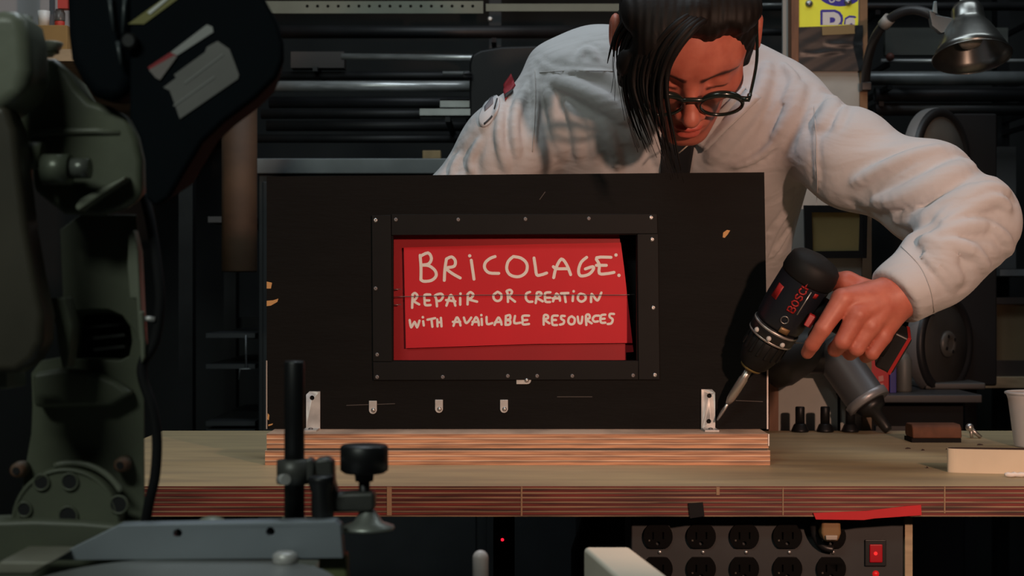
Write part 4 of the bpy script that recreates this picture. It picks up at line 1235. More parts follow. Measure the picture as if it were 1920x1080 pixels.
# arm column
col_poly = [(35, 974), (44, 890), (58, 812), (60, 760), (58, 700), (76, 676), (112, 670), (120, 620), (116, 520), (112, 430), (150, 402), (256, 402), (263, 500), (268, 640), (270, 700), (272, 976)]
recess = [(140, 582), (172, 579), (205, 580), (228, 590), (244, 612), (248, 640), (242, 668), (225, 676), (140, 672)]
arm = obj('arm_column', MB().prism_px(col_poly, 1.10, 1.13, [recess], taper=.84), M_green, saw, bevel=.004)
obj('recess_back', MB().prism_px([(134, 574), (252, 574), (252, 684), (134, 684)], 1.128, 1.1295, Dref=1.10), M_hole, arm)
for k in range(3):
    obj('recess_rib', MB().prism_px([(146, 612 + k * 22), (222, 604 + k * 22), (224, 610 + k * 22), (146, 619 + k * 22)], 1.116, 1.128, Dref=1.10), mat('dark_rib', (0.02, 0.021, 0.019), 0.6), arm)
obj('lit_column_edge', MB().prism_px([(240, 440), (250, 430), (259, 470), (267, 640), (260, 640), (255, 560), (243, 560), (238, 500)], 1.085, 1.10), M_green_lt, arm, bevel=.002)  # paler casting colour stands in for light catching this edge
obj('column_ledge', MB().prism_px([(58, 700), (120, 690), (180, 700), (215, 715), (248, 738), (205, 762), (62, 765)], 1.085, 1.102), M_green, arm, bevel=.004)
# hub at the base of the arm
hub = obj('bevel_hub', MB().lathe([(R(104, 1.07), 0), (R(106, 1.07), .004), (R(104, 1.07), .016), (R(98, 1.07), .020), (R(96, 1.07), .018)], P(136, 972, 1.10), (0, -1, 0), 56), M_green, saw)
for cx, cy, r in ((78, 904, 13), (131, 903, 14), (46, 955, 12), (128, 967, 16), (223, 946, 15)):
    h = obj('bolt_recess', MB().lathe([(R(r, 1.08) + .0014, .0), (R(r, 1.08) + .0012, .0015), (R(r, 1.08), .0015), (R(r, 1.08) * .95, -.001)], P(cx, cy, 1.0815), (0, -1, 0), 20), M_green, hub)
    obj('recess_floor', MB().lathe([(R(r, 1.08), .0), (R(r, 1.08), .0009)], P(cx, cy, 1.0815), (0, -1, 0), 20), M_hole, h)
obj('arc_ridge', MB().tube([P(136 + 104 * math.cos(t), 972 - 104 * math.sin(t), 1.085) for t in np.linspace(.5, 1.9, 20)], .0025, 8), M_green_lt, hub)
for cx, cy in ((44, 878), (236, 868)):
    s = obj('stop_knob', MB().lathe([(R(15, 1.08), 0), (R(16, 1.08), .006), (R(14, 1.08), .014), (R(9, 1.08), .016)], P(cx, cy, 1.10), (0, -1, 0), 20), mat('rusty_casting', (0.16, 0.075, 0.045), 0.6, noise=.4, nscale=60, color2=(0.09, 0.085, 0.06)), saw)
    obj('knob_centre', MB().lathe([(R(7, 1.08), .0155), (R(7, 1.08), .0168)], P(cx, cy, 1.10), (0, -1, 0), 14), M_hole, s)
# pivot head casting
head_poly = [(52, 118), (64, 104), (100, 106), (128, 130), (146, 162), (168, 186), (205, 197), (238, 216), (258, 258), (268, 300), (268, 372), (240, 392), (190, 408), (118, 404), (60, 360), (48, 250)]
hd = obj('pivot_head', MB().prism_px(head_poly, 1.06, 1.105, taper=.84), M_green, saw, bevel=.008, seg=3)
obj('head_ridge', MB().tube([P(58, 252, 1.062), P(110, 247, 1.060), P(180, 246, 1.060), P(226, 250, 1.062)], .0028, 8), M_green_lt, hd)
obj('gusset', MB().prism_px([(140, 388), (150, 372), (236, 330), (232, 338), (180, 372), (146, 396)], 1.045, 1.062), M_green_lt, hd, bevel=.0012)
obj('boss', MB().cyl(P(40, 292, 1.04), P(82, 292, 1.04), R(26, 1.04), n=24), M_green, hd)
obj('pivot_nut', MB().cyl(P(82, 318, 1.035), P(132, 318, 1.035), R(29, 1.035), n=24), mat('grey_green_nut', (0.12, 0.135, 0.10), 0.35, 0.2), hd)
obj('pivot_bolt', MB().cyl(P(133, 316, 1.035), P(169, 316, 1.035), R(19, 1.035), n=20), mat('bolt_steel', (0.15, 0.16, 0.14), 0.33, 0.4), hd)
obj('pin', MB().cyl(P(95, 100, 1.12), P(95, 88, 1.12), R(16, 1.12), n=18), M_green, hd)
obj('pin_cap', MB().lathe([(R(8, 1.12), -.006), (R(22, 1.12), 0), (R(27, 1.12), .004), (R(26, 1.12), .005)], P(91, 92, 1.12), (0, 0, 1), 24), mat('pale_cap', (0.36, 0.37, 0.31), 0.45), hd)
# upper guard lobe and lower guard
obj('upper_guard', MB().prism_px([(-60, 30), (0, 16), (24, 18), (44, 34), (52, 70), (56, 130), (44, 180), (0, 210), (-60, 210)], 1.0, 1.05), M_green_lt, saw, bevel=.010, seg=4)
obj('guard_cylinder', MB().cyl(P(38, 30, 1.09), P(38, 420, 1.09), R(22, 1.09), n=24), M_green, saw)
obj('lower_guard', MB().prism_px([(-60, 190), (10, 196), (28, 240), (38, 330), (50, 430), (66, 520), (82, 590), (80, 640), (62, 676), (30, 700), (-60, 700)], 1.0, 1.03), mat('brown_green_guard', (0.075, 0.066, 0.048), 0.4, noise=.3, nscale=12), saw, bevel=.006, seg=3)
obj('guard_link', MB().prism_px([(86, 560), (122, 556), (136, 610), (132, 650), (126, 692), (116, 692), (108, 650), (104, 610)], 1.04, 1.06), M_green, saw, bevel=.004)
obj('side_tab', MB().prism_px([(-20, 688), (14, 687), (15, 730), (-20, 730)], 1.02, 1.06), M_green_lt, saw, bevel=.002)
# motor
m1 = obj('motor_rear', MB().prism_px([(118, -60), (250, -60), (250, 150), (235, 190), (205, 192), (170, 180), (148, 150), (128, 110), (122, 60)], 1.04, 1.10, taper=.84), M_navy, saw, bevel=.010, seg=4)
m2 = obj('motor_housing', MB().prism_px([(240, -60), (480, -60), (500, 0), (522, 40), (533, 80), (533, 112), (520, 145), (480, 185), (420, 230), (380, 268), (345, 325), (318, 372), (290, 392), (270, 372), (268, 300), (258, 258), (240, 220)], 1.03, 1.085, taper=.78), M_navy, saw, bevel=.016, seg=5)
for (a, b) in (((204, -10), (214, 60)), ((234, -10), (231, 62)), ((220, 78), (228, 122))):
    obj('rail', MB().tube([P(a[0], a[1], 1.035), P(b[0], b[1], 1.035)], R(4, 1.035), 8), mat('dark_rail', (0.05, 0.06, 0.065), 0.4), m1)
obj('latch', MB().lathe([(.004, 0), (.006, .002), (.006, .006), (.004, .008)], P(246, 80, 1.03), (0, -1, 0), 14), M_black, m2)
YDm = 1.0298
obj('yellow_band', MB().prism_px([(240, 45), (308, -4), (336, -4), (270, 45)], YDm - .0006, YDm), mat('olive_yellow', (0.22, 0.20, 0.055), 0.5), m2)  # olive-yellow band with a white stripe across the motor top
obj('band_stripe', MB().prism_px([(276, 23), (310, -4), (318, -4), (281, 27)], YDm - .0012, YDm - .0006), mat('white_stripe', (0.75, 0.75, 0.72), 0.5), m2)
obj('name_strip', MB().prism_px([(320, 98), (388, 46), (398, 50), (400, 60), (332, 104)], YDm - .0008, YDm), mat('name_strip_white', (0.36, 0.36, 0.35), 0.45), m2)
obj('name_strip_red', MB().prism_px([(277, 126), (319, 98), (331, 104), (296, 138), (285, 136)], YDm - .0008, YDm), mat('name_strip_red', (0.30, 0.012, 0.02), 0.45), m2)
obj('name_strip_pale', MB().prism_px([(279, 131), (326, 104), (332, 106), (300, 150), (292, 146)], YDm - .0012, YDm - .0008), mat('name_strip_grey', (0.22, 0.19, 0.18), 0.45), m2)
pt = obj('rating_plate', MB().prism_px([(306, 164), (330, 146), (326, 140), (384, 98), (388, 88), (408, 77), (430, 92), (440, 118), (448, 140), (446, 148), (337, 223), (322, 180), (318, 170)], YDm - .0008, YDm), mat('silver_rating_plate', (0.21, 0.205, 0.195), 0.4, 0.4, noise=.15, nscale=25), m2)
for k in range(2):
    obj('plate_line', MB().prism_px([(345 - 20 * k, 155 + 42 * k), (418 - 16 * k, 100 + 42 * k), (419 - 16 * k, 103 + 42 * k), (346 - 20 * k, 158 + 42 * k)], YDm - .0012, YDm - .0008), mat('plate_line_grey', (0.27, 0.27, 0.26), 0.4), pt)
# lever and cord
obj('lever', MB().prism_px([(259, 584), (268, 583), (272, 640), (272, 670), (264, 684), (262, 640)], 1.075, 1.085), M_green_lt, saw, bevel=.002)
obj('lever_pin', MB().cyl(P(268, 597, 1.08), P(291, 599, 1.08), R(5, 1.08), n=10), M_zinc, saw)
obj('power_cord', MB().tube(smooth_path([P(270, 365, 1.11), P(283, 420, 1.10), P(295, 500, 1.09), P(300, 570, 1.085), P(290, 640, 1.083), P(268, 680, 1.082), P(268, 712, 1.08), P(284, 760, 1.078), P(294, 820, 1.078), P(291, 890, 1.078), P(280, 940, 1.08), P(272, 985, 1.085)], 6), R(9.5, 1.085), 12), M_matt_black, saw)

# hold-down clamp standing in the saw base
DH = 1.08
hc = thing('hold_down_clamp', 'black rod hold-down clamp with round black knob beside the mitre saw', 'clamp', tuple(P(552, 985, DH)))
m_cl = mat('grey_clamp_casting', (0.085, 0.085, 0.078), 0.42, 0.2, noise=.2, nscale=30)
r = R(19, DH)
obj('rod', MB().lathe([(r, 0), (r, P(0, 681, DH)[2] - P(0, 985, DH)[2]), (r * .9, P(0, 677, DH)[2] - P(0, 985, DH)[2])], P(552, 985, DH), (0, 0, 1), 24), M_black, hc)
zz0, zz1 = P(0, 908, DH)[2], P(0, 860, DH)[2]
obj('sleeve', MB().lathe([(r + .0003, 0), (r + .0055, .001), (r + .0055, zz1 - zz0 - .001), (r + .0003, zz1 - zz0)], (P(552, 0, DH)[0], DH, zz0), (0, 0, 1), 24), m_cl, hc)
obj('sleeve_screw', MB().cyl(P(527, 899, DH - .010), P(536, 899, DH - .018), .004, n=10), M_zinc, hc)
obj('lug', MB().prism_px([(570, 862), (584, 860), (590, 872), (588, 900), (572, 905)], DH - .008, DH + .008), m_cl, hc, bevel=.002)
obj('arm_casting', MB().prism_px([(588, 862), (616, 858), (624, 868), (626, 905), (632, 926), (660, 924), (702, 923), (702, 958), (690, 961), (625, 962), (612, 955), (606, 915), (592, 895)], DH - .008, DH + .010), m_cl, hc, bevel=.003)
obj('lever_knob', MB().lathe([(.0085, 0), (.0098, .002), (.0092, .006), (.0075, .012), (.0082, .024), (.0078, .034), (.005, .037)], P(602, 892, DH - .014), P(606, 985, DH - .014) - P(602, 892, DH - .014), 18), M_black, hc)
kx = P(683, 0, DH)[0]
z = lambda py: P(0, py, DH)[2]
obj('screw_shaft', MB().cyl((kx, DH, z(975)), (kx, DH, z(889)), R(10.5, DH), n=18), M_black, hc)
obj('knob', MB().lathe([(R(17, DH), z(902) - z(889)), (R(18, DH), 0), (R(38, DH), .001), (R(45, DH), .003), (R(45, DH), z(838) - z(889)), (R(41, DH), z(834) - z(889)), (R(20, DH), z(833) - z(889))], (kx, DH, z(889)), (0, 0, 1), 32), M_black, hc)
obj('pressure_foot', MB().lathe([(R(48, DH), 0), (R(50, DH), .001), (R(49, DH), .003), (R(28, DH), .006), (R(14, DH), .0145), (R(11, DH), .016)], (P(690, 0, DH)[0], DH, z(994)), (0, 0, 1), 32), mat('foot_steel', (0.34, 0.36, 0.33), 0.38, 0.6), hc)

# pale beam and pale rod in the near foreground below the bench
dirv = np.array([P(1262, 1080, 1.0)[0] - P(1180, 1025, 1.28)[0], -.28, 0])
top = P(1137, 1025, 1.28)[2]
xa0, xa1 = P(1094, 0, 1.28)[0], P(1181, 0, 1.28)[0]
sh = .065
vs = []
for zz in (SZ + .0005, top):
    vs += [(xa0, 1.28, zz), (xa1, 1.28, zz), (xa1 + sh * .9, .90, zz), (xa0 + sh * .9, .90, zz)]
o = obj('timber_beam', MB().add(vs, [(0, 3, 2, 1), (4, 5, 6, 7), (0, 1, 5, 4), (1, 2, 6, 5), (2, 3, 7, 6), (3, 0, 4, 7)]), mat('pale_painted_timber', (0.74, 0.67, 0.54), 0.6, noise=.12, nscale=10), bevel=.004, seg=3)
tag(o, 'pale painted timber beam pointing towards the viewer in the lower foreground', 'beam')
c = P(901, 1046, 1.2)
o = obj('pale_rod', MB().lathe([(.0064, SZ - c[2]), (.0064, .0)] + [(.0064 * math.cos(t), .0064 * math.sin(t)) for t in np.linspace(.2, 1.5, 6)], c, (0, 0, 1), 20), mat('pale_pink_plastic', (0.72, 0.64, 0.62), 0.4))
tag(o, 'pale rounded rod end standing up in the lower foreground', 'rod')

# ------------------------------------------------------------------ cordless drill
tip = P(1345, 788, 1.862)
rear = P(1534, 487, 1.770)
axd = rear - tip; LD = np.linalg.norm(axd); axd = axd / LD
drill = thing('cordless_drill', 'black and dark blue cordless drill held against the metal bracket', 'drill', tuple(tip))
# in-plane side vector pointing to lower right (grip side) and outward vector to the viewer
gdir = P(1672, 652, 1.788) - P(1500, 565, 1.792)
side = gdir - axd * np.dot(gdir, axd); side /= np.linalg.norm(side)
outv = np.cross(axd, side); outv /= np.linalg.norm(outv)
if outv[1] > 0: outv = -outv
m_dr = mat('drill_navy_plastic', (0.010, 0.013, 0.020), 0.42, noise=.2, nscale=40)
m_drb = mat('drill_black_rubber', (0.008, 0.008, 0.008), 0.6, spec=.25)
def at(t, s=0.0, o=0.0):
    return tip + axd * t + side * s + outv * o
def frac(px, py):      # distance along the axis of a photo pixel
    a = np.array([1345, 788.]); b = np.array([1534, 487.]); d = b - a
    return np.dot(np.array([px, py]) - a, d) / np.dot(d, d) * LD
t_bit = frac(1362, 746); t_hold = frac(1400, 686); t_ch0 = frac(1408, 680); t_ch1 = frac(1438, 626); t_col = frac(1455, 600)
obj('bit', MB().lathe([(.0012, 0), (.0018, .006), (.0022, .012), (.0022, t_bit)], tip, axd, 10), M_screw, drill)
obj('bit_holder', MB().lathe([(.0030, t_bit - .004), (.0052, t_bit + .003), (.0058, t_bit + .012), (.0058, t_hold - .014), (.0048, t_hold - .012), (.0048, t_hold)], tip, axd, 12), mat('holder_steel', (0.5, 0.46, 0.42), 0.35, 0.8), drill)
obj('chuck_ring', MB().lathe([(.0055, t_ch0 - .004), (.0135, t_ch0 - .003), (.0150, t_ch0 + .001)], tip, axd, 28), mat('brass_chuck_nose', (0.30, 0.22, 0.08), 0.4, 0.6), drill)
ck_ = obj('chuck', MB().lathe([(.0145, t_ch0), (.0185, t_ch0 + .004), (.0235, t_ch0 + .018), (.0255, t_ch0 + .030), (.0258, t_ch1), (.0240, t_ch1 + .002)], tip, axd, 32), m_drb, drill)
u_, v_, _ = frame_of(axd)
for k in range(16):
    t = 2 * math.pi * k / 16
    d = math.cos(t) * u_ + math.sin(t) * v_
    obj('chuck_rib', MB().obox(tip + axd * (t_ch0 + .036) + d * .0257, axd * .012, np.cross(axd, d) * .0014, d * .0010), m_drb, ck_)
cr = obj('clutch_ring', MB().lathe([(.0250, t_ch1 + .002), (.0292, t_ch1 + .004), (.0300, t_col - .006), (.0290, t_col)], tip, axd, 36), M_black, drill)
obj('silver_ring', MB().lathe([(.0288, t_ch1 + .0028), (.0295, t_ch1 + .0034), (.0295, t_ch1 + .0052), (.0290, t_ch1 + .0056)], tip, axd, 36, caps=False), mat('ring_steel', (0.45, 0.42, 0.40), 0.4, 0.7), cr)
obj('silver_ring', MB().lathe([(.0296, t_col - .0050), (.0303, t_col - .0042), (.0303, t_col - .0028), (.0296, t_col - .002)], tip, axd, 36, caps=False), mat('ring_steel', (0.45, 0.42, 0.40), 0.4, 0.7), cr)
for s in (-.80, -.15, .50):
    d = outv * math.cos(s) + side * math.sin(s)
    obj('clutch_mark', MB().ell(tip + axd * (t_ch1 + .009) + d * .0294, (.0034, .0034, .0034), 10), mat('white_mark', (0.6, 0.58, 0.56), 0.5), cr)
body = obj('motor_body', MB().lathe([(.0285, t_col), (.0305, t_col + .006), (.0318, t_col + .022), (.0322, LD * .74), (.0322, LD * .88), (.0318, LD * .93), (.0295, LD * .97), (.0220, LD * .99), (.006, LD)], tip, axd, 40, flat=(1, 1)), m_dr, drill)
obj('rear_cap', MB().lathe([(.0324, LD * .888), (.0338, LD * .90), (.0338, LD * .94), (.0318, LD * .98), (.0265, LD * 1.0), (.010, LD + .005)], tip, axd, 40), m_drb, drill)
# markings on the body: small curved plates on the housing
def rbody(t):
    return .0320
def bplate(name, t0, t1, a0, a1, lift, m, n=6):
    mbq = MB(); vs = []
    for r in (rbody(0) + lift, rbody(0) - .001):
        for i in range(n + 1):
            a = a0 + (a1 - a0) * i / n
            d = outv * math.cos(a) + side * math.sin(a)
            for t in (t0, t1):
                vs.append(tip + axd * t + d * r)
    k = 2 * (n + 1)
    fs = []
    for i in range(n):
        q = 2 * i
        fs.append((q, q + 1, q + 3, q + 2)); fs.append((k + q, k + q + 2, k + q + 3, k + q + 1))
        fs.append((q, q + 2, k + q + 2, k + q)); fs.append((q + 1, k + q + 1, k + q + 3, q + 3))
    fs.append((0, k, k + 1, 1)); fs.append((2 * n, 2 * n + 1, k + 2 * n + 1, k + 2 * n))
    mbq.add(vs, fs, True)
    return obj(name, mbq, m, body)
m_rl = mat('drill_red', (0.34, 0.014, 0.014), 0.5)
# brand lettering running along the housing
def blet(strokes, t0, a0, hgt, wid):
    """letter: strokes in unit square (x right along the axis, y up); placed on housing"""
    mbq = MB()
    for s in strokes:
        pts = []
        for x, y in s:
            a = a0 - (y - .5) * hgt / .0325
            d = outv * math.cos(a) + side * math.sin(a)
            pts.append(tip + axd * (t0 + x * wid) + d * .0326)
        mbq.tube(pts, .0012, 5)
    obj('letter', mbq, m_rl, body)
tl = frac(1488, 567)
Lw = .0066
for i, ch in enumerate(('B', 'O', 'S', 'C', 'H')):
    st = {'B': [[(0, 0), (0, 1), (.7, 1), (.9, .75), (.7, .5), (0, .5), (.8, .5), (1, .25), (.8, 0), (0, 0)]],
          'O': [[(.5, 0), (.1, .2), (0, .5), (.1, .8), (.5, 1), (.9, .8), (1, .5), (.9, .2), (.5, 0)]],
          'S': [[(1, .85), (.6, 1), (.1, .85), (.1, .6), (.9, .4), (.9, .15), (.5, 0), (0, .15)]],
          'C': [[(1, .85), (.5, 1), (.1, .8), (0, .5), (.1, .2), (.5, 0), (1, .15)]],
          'H': [[(0, 0), (0, 1)], [(1, 0), (1, 1)], [(0, .5), (1, .5)]]}[ch]
    blet(st, tl + i * .0086, -.02, .0088, Lw)
bplate('silver_line', frac(1498, 573), frac(1524, 533), .26, .30, .0006, mat('line_silver', (0.55, 0.54, 0.52), 0.35, 0.7), 2)
bplate('red_tab', frac(1526, 545), frac(1531, 537), .45, .62, .0006, m_rl, 3)
bplate('red_side_label', frac(1458, 545), frac(1470, 520), -1.02, -.72, .0008, m_rl, 4)
bplate('gold_plate', frac(1472, 607), frac(1478, 598), .0, .38, .0007, mat('gold_plate', (0.25, 0.15, 0.07), 0.4, 0.4), 4)
obj('round_badge', MB().tube([tip + axd * (frac(1476, 581) + .0046 * math.cos(t)) + (outv * math.cos(-.02 + .0046 * math.sin(t) / .0325) + side * math.sin(-.02 + .0046 * math.sin(t) / .0325)) * .0326 for t in np.linspace(0, 2 * math.pi, 20, endpoint=False)], .0009, 6, closed=True), mat('badge_silver', (0.30, 0.29, 0.28), 0.35, 0.8), body)
obj('red_switch', MB().obox(P(1519, 601, 1.761), (P(1525, 590, 1.761) - P(1513, 611, 1.761)) * .5, side * .0045, outv * .003), m_rl, drill, bevel=.001)
# grip, trigger and battery
g0 = P(1512, 572, 1.792); g1 = P(1664, 646, 1.786)
gax = g1 - g0; gl = np.linalg.norm(gax)
obj('grip', MB().lathe([(.020, 0), (.0185, .02), (.0160, .04), (.0160, gl * .8), (.019, gl)], g0, gax, 24), m_drb, drill)
obj('trigger', MB().obox(P(1536, 622, 1.782), axd * .012, side * .010, outv * .007), mat('trigger_black', (0.015, 0.014, 0.014), 0.4), drill, bevel=.003)
gd = gax / gl
bw = axd - gd * np.dot(axd, gd); bw /= np.linalg.norm(bw)
bo = np.cross(gd, bw)
bat = obj('battery', MB().obox(P(1674, 652, 1.792), gd * .012, bw * .026, bo * .021), M_black, drill, bevel=.004)
obj('battery_seam', MB().obox(P(1679, 654, 1.792) + gd * .004, gd * .002, bw * .0263, bo * .0213), m_rl, bat)

# ------------------------------------------------------------------ the man
HP = math.radians(51)
HC = P(1287, 86, 1.80)
yaw_h = math.radians(-1.5)
fwd = np.array([math.sin(yaw_h) * math.cos(HP), -math.cos(yaw_h) * math.cos(HP), -math.sin(HP)])
rgt = np.array([math.cos(yaw_h), math.sin(yaw_h), 0.0])
upv = np.cross(rgt, fwd) * 1.0
if upv[2] < 0: upv = -upv
HR = np.stack([rgt, fwd, upv], 1)            # columns: local axes


def H(x, y, z):
    return HC + HR @ np.array([x, y, z], float)


def to_head(p):
    return (p - HC) @ HR


def head_sdf(q):
    ax_ = q.copy(); ax_[:, 0] = np.abs(ax_[:, 0])            # mirrored coordinates
    d = sd_ell(q, (0, -.012, .043), (.0755, .098, .086))
    d = smin(d, sd_cap(q, (0, .030, .035), (0, .050, -.047), .063, .038), .03)
    d = smin(d, sd_ell(q, (0, .067, -.077), (.016, .019, .015)), .022)
    d = smin(d, sd_cap(ax_, (.053, .0, -.035), (.012, .068, -.076), .012, .012), .024)
    d = smin(d, sd_ell(ax_, (.043, .058, -.004), (.021, .019, .016)), .020)
    d = smin(d, sd_cap(ax_, (.010, .0845, .036), (.046, .066, .038), .0095, .008), .014)
    # eye sockets and lids
    d = smax(d, -sd_ell(ax_, (.031, .098, .018), (.018, .018, .0125)), .010)
    d = smin(d, sd_ell(ax_, (.0315, .0715, .018), (.0145, .0135, .0125)), .004)
    d = smin(d, sd_cap(ax_, (.020, .0855, .0115), (.042, .0795, .0125), .0016, .0014), .003)
    # nose
    d = smin(d, sd_cap(q, (0, .083, .028), (0, .1095, -.0125), .0075, .0092), .010)
    d = smin(d, sd_ell(q, (0, .1130, -.0165), (.0102, .0102, .0092)), .006)
    d = smin(d, sd_ell(ax_, (.0120, .0990, -.0190), (.0072, .0105, .0072)), .006)
    d = smax(d, -sd_ell(ax_, (.0062, .1045, -.0268), (.0034, .0055, .0036)), .003)
    # mouth
    d = smin(d, sd_ell(q, (0, .083, -.044), (.026, .014, .017)), .014)
    d = smin(d, sd_ell(q, (0, .0960, -.0440), (.0170, .0080, .0048)), .004)
    d = smin(d, sd_ell(q, (0, .0950, -.0540), (.0150, .0088, .0064)), .004)
    d = smax(d, -sd_cap(ax_, (0, .1065, -.0490), (.0175, .093, -.0482), .0018, .001), .003)
    # ears
    e = sd_ell(ax_, (.0870, -.019, .006), (.009, .017, .027))
    e = smax(e, -sd_ell(ax_, (.0970, -.014, .008), (.006, .011, .019)), .004)
    d = smin(d, e, .008)
    return d


# arms and hands
S_R = P(1462, 212, 2.03); E_R = P(1825, 408, 1.825); W_R = P(1684, 553, 1.770)
S_L = P(1055, 165, 2.03); E_L = P(850, 400, 2.03); W_L = P(1010, 560, 2.00)
fing = {
    'i': [P(1580, 561, 1.744), P(1543, 616, 1.740), P(1523, 646, 1.749), P(1514, 661, 1.762)],
    'm': [P(1608, 590, 1.740), P(1580, 640, 1.740), P(1566, 655, 1.762), P(1577, 645, 1.787)],
    'r': [P(1632, 611, 1.745), P(1606, 653, 1.746), P(1594, 662, 1.768), P(1605, 650, 1.792)],
    'p': [P(1656, 629, 1.754), P(1635, 662, 1.754), P(1624, 668, 1.773), P(1634, 656, 1.792)],
}
frad = {'i': (.0128, .0102, .0090, .0080), 'm': (.0128, .0104, .0092, .0082), 'r': (.0120, .0098, .0088, .0078), 'p': (.0110, .0088, .0080, .0070)}


def hand_sdf(p):
    palm = None
    for k in 'imrp':
        c = sd_cap(p, W_R + (fing[k][0] - W_R) * .05, fing[k][0] + np.array([0, .004, 0]), .0245 if k in 'im' else .0215, frad[k][0] + .0005)
        palm = c if palm is None else smin(palm, c, .010)
    palm = smin(palm, sd_ell(p, P(1640, 585, 1.768), (.030, .014, .024)), .014)
    # tendons / knuckles
    for k in 'imr':
        palm = smin(palm, sd_cap(p, fing[k][0] + np.array([0, -.0035, 0]), fing[k][0] * .45 + W_R * .55 + np.array([0, -.013, 0]), .0088, .006), .006)
    d = palm
    for k in 'imrp':
        j = fing[k]; r = frad[k]
        f = smin(smin(sd_cap(p, j[0], j[1], r[0], r[1]), sd_cap(p, j[1], j[2], r[1], r[2]), .002), sd_cap(p, j[2], j[3], r[2], r[3]), .002)
        d = smin(d, f, .0035)
    th = [P(1640, 555, 1.782), P(1588, 530, 1.792), P(1556, 528, 1.808), P(1532, 545, 1.825)]
    d = smin(d, smin(sd_cap(p, th[0], th[1], .017, .0135), smin(sd_cap(p, th[1], th[2], .0130, .0110), sd_cap(p, th[2], th[3], .0110, .0085), .003), .006), .010)
    return d


HIP = P(1290, 640, 2.42)
CH = P(1275, 210, 2.05)


def lhand_sdf(p):
    base = P(1010, 560, 1.985); d = sd_ell(p, base, (.040, .016, .030))
    for k, (dx, dz) in enumerate(((.085, .030), (.092, .010), (.088, -.010), (.076, -.026))):
        d = smin(d, sd_cap(p, base + np.array([.030, 0, dz * .8]), base + np.array([dx, -.012, dz]), .011, .008), .004)
    d = smin(d, sd_cap(p, base + np.array([.0, 0, .02]), base + np.array([.035, -.012, .062]), .013, .009), .006)
    return d


def lazy(p, c, r, f):
    """evaluate f only near the ball (c, r) that encloses it"""
    d = np.linalg.norm(p - c, axis=1) - r
    m = d < .06
    if m.any():
        d[m] = f(p[m])
    return d


HCEN = H(0, .01, .01)
HANDC = P(1600, 600, 1.775)
LHC = P(1030, 555, 1.985)


def body_sdf(p):
    d = lazy(p, HCEN, .155, lambda q: head_sdf(to_head(q)))
    nk = sd_cap(p, H(0, -.030, -.02), np.array([CH[0], 2.02, 1.395]), .052, .056)
    d = smin(d, nk, .022)
    d = smin(d, sd_cap(p, S_R + np.array([0, .04, -.02]), S_L + np.array([0, .04, -.02]), .040, .040), .03)
    d = smin(d, sd_cap(p, CH + np.array([0, .09, -.05]), HIP + np.array([0, .02, 0]), .085, .095), .05)
    d = smin(d, sd_cap(p, S_R + np.array([0, .02, 0]), P(1605, 305, 1.965), .036, .038), .02)
    d = smin(d, sd_cap(p, P(1605, 305, 1.965), E_R, .038, .034), .02)
    d = smin(d, sd_cap(p, E_R, W_R, .034, .0265), .015)
    d = smin(d, lazy(p, HANDC, .10, hand_sdf), .008)
    d = smin(d, sd_cap(p, S_L + np.array([0, .03, 0]), E_L, .036, .032), .03)
    d = smin(d, sd_cap(p, E_L, W_L, .032, .024), .015)
    d = smin(d, lazy(p, LHC, .115, lhand_sdf), .012)
    return d


# ---- shirt volume
def shirt_base(p):
    d = sd_cap(p, P(1125, 195, 2.055), P(1165, 560, 2.36), .105, .105)
    d = smin(d, sd_cap(p, P(1398, 248, 2.07), P(1322, 580, 2.36), .100, .112), .06)
    d = smin(d, sd_cap(p, P(1160, 565, 2.36), P(1310, 580, 2.36), .12, .12), .05)
    d = smin(d, sd_cap(p, P(1082, 150, 2.06), P(1300, 150, 2.10), .060, .083), .035)
    d = smin(d, sd_cap(p, P(1300, 150, 2.10), P(1455, 186, 2.06), .083, .054), .035)
    # viewer-left arm
    d = smin(d, sd_cap(p, P(1060, 164, 2.05), P(953, 277, 2.02), .059, .057), .025)
    d = smin(d, sd_cap(p, P(953, 277, 2.02), E_L, .056, .051), .025)
    d = smin(d, sd_cap(p, E_L, W_L, .050, .036), .02)
    # viewer-right arm
    d = smin(d, sd_cap(p, P(1462, 206, 2.04), P(1596, 300, 1.95), .052, .061), .035)
    d = smin(d, sd_cap(p, P(1596, 300, 1.95), P(1740, 362, 1.875), .061, .059), .025)
    d = smin(d, sd_cap(p, P(1740, 365, 1.875), P(1832, 412, 1.822), .060, .052), .03)
    d = smin(d, sd_cap(p, P(1832, 412, 1.822), P(1768, 487, 1.792), .052, .048), .02)
    d = smin(d, sd_cap(p, P(1768, 487, 1.792), P(1650, 583, 1.762), .048, .0365), .02)
    # cut flat at the cuff, with a hollow inside
    c = P(1676, 557, 1.768); n = P(1600, 620, 1.744) - P(1770, 480, 1.792); n /= np.linalg.norm(n)
    tcut = (p - c) @ n
    near = np.linalg.norm(p - c, axis=1) < .16
    d = np.where(near, smax(d, tcut, .004), d)
    d = np.where(near, smax(d, -sd_cap(p, c + n * .024, c + n * .06, .0315, .0315), .003), d)
    # waist end
    w = P(1240, 640, 2.42)
    wn = np.array([0, .55, -.83])
    d = smax(d, (p - w) @ wn - .02, .02)
    return d


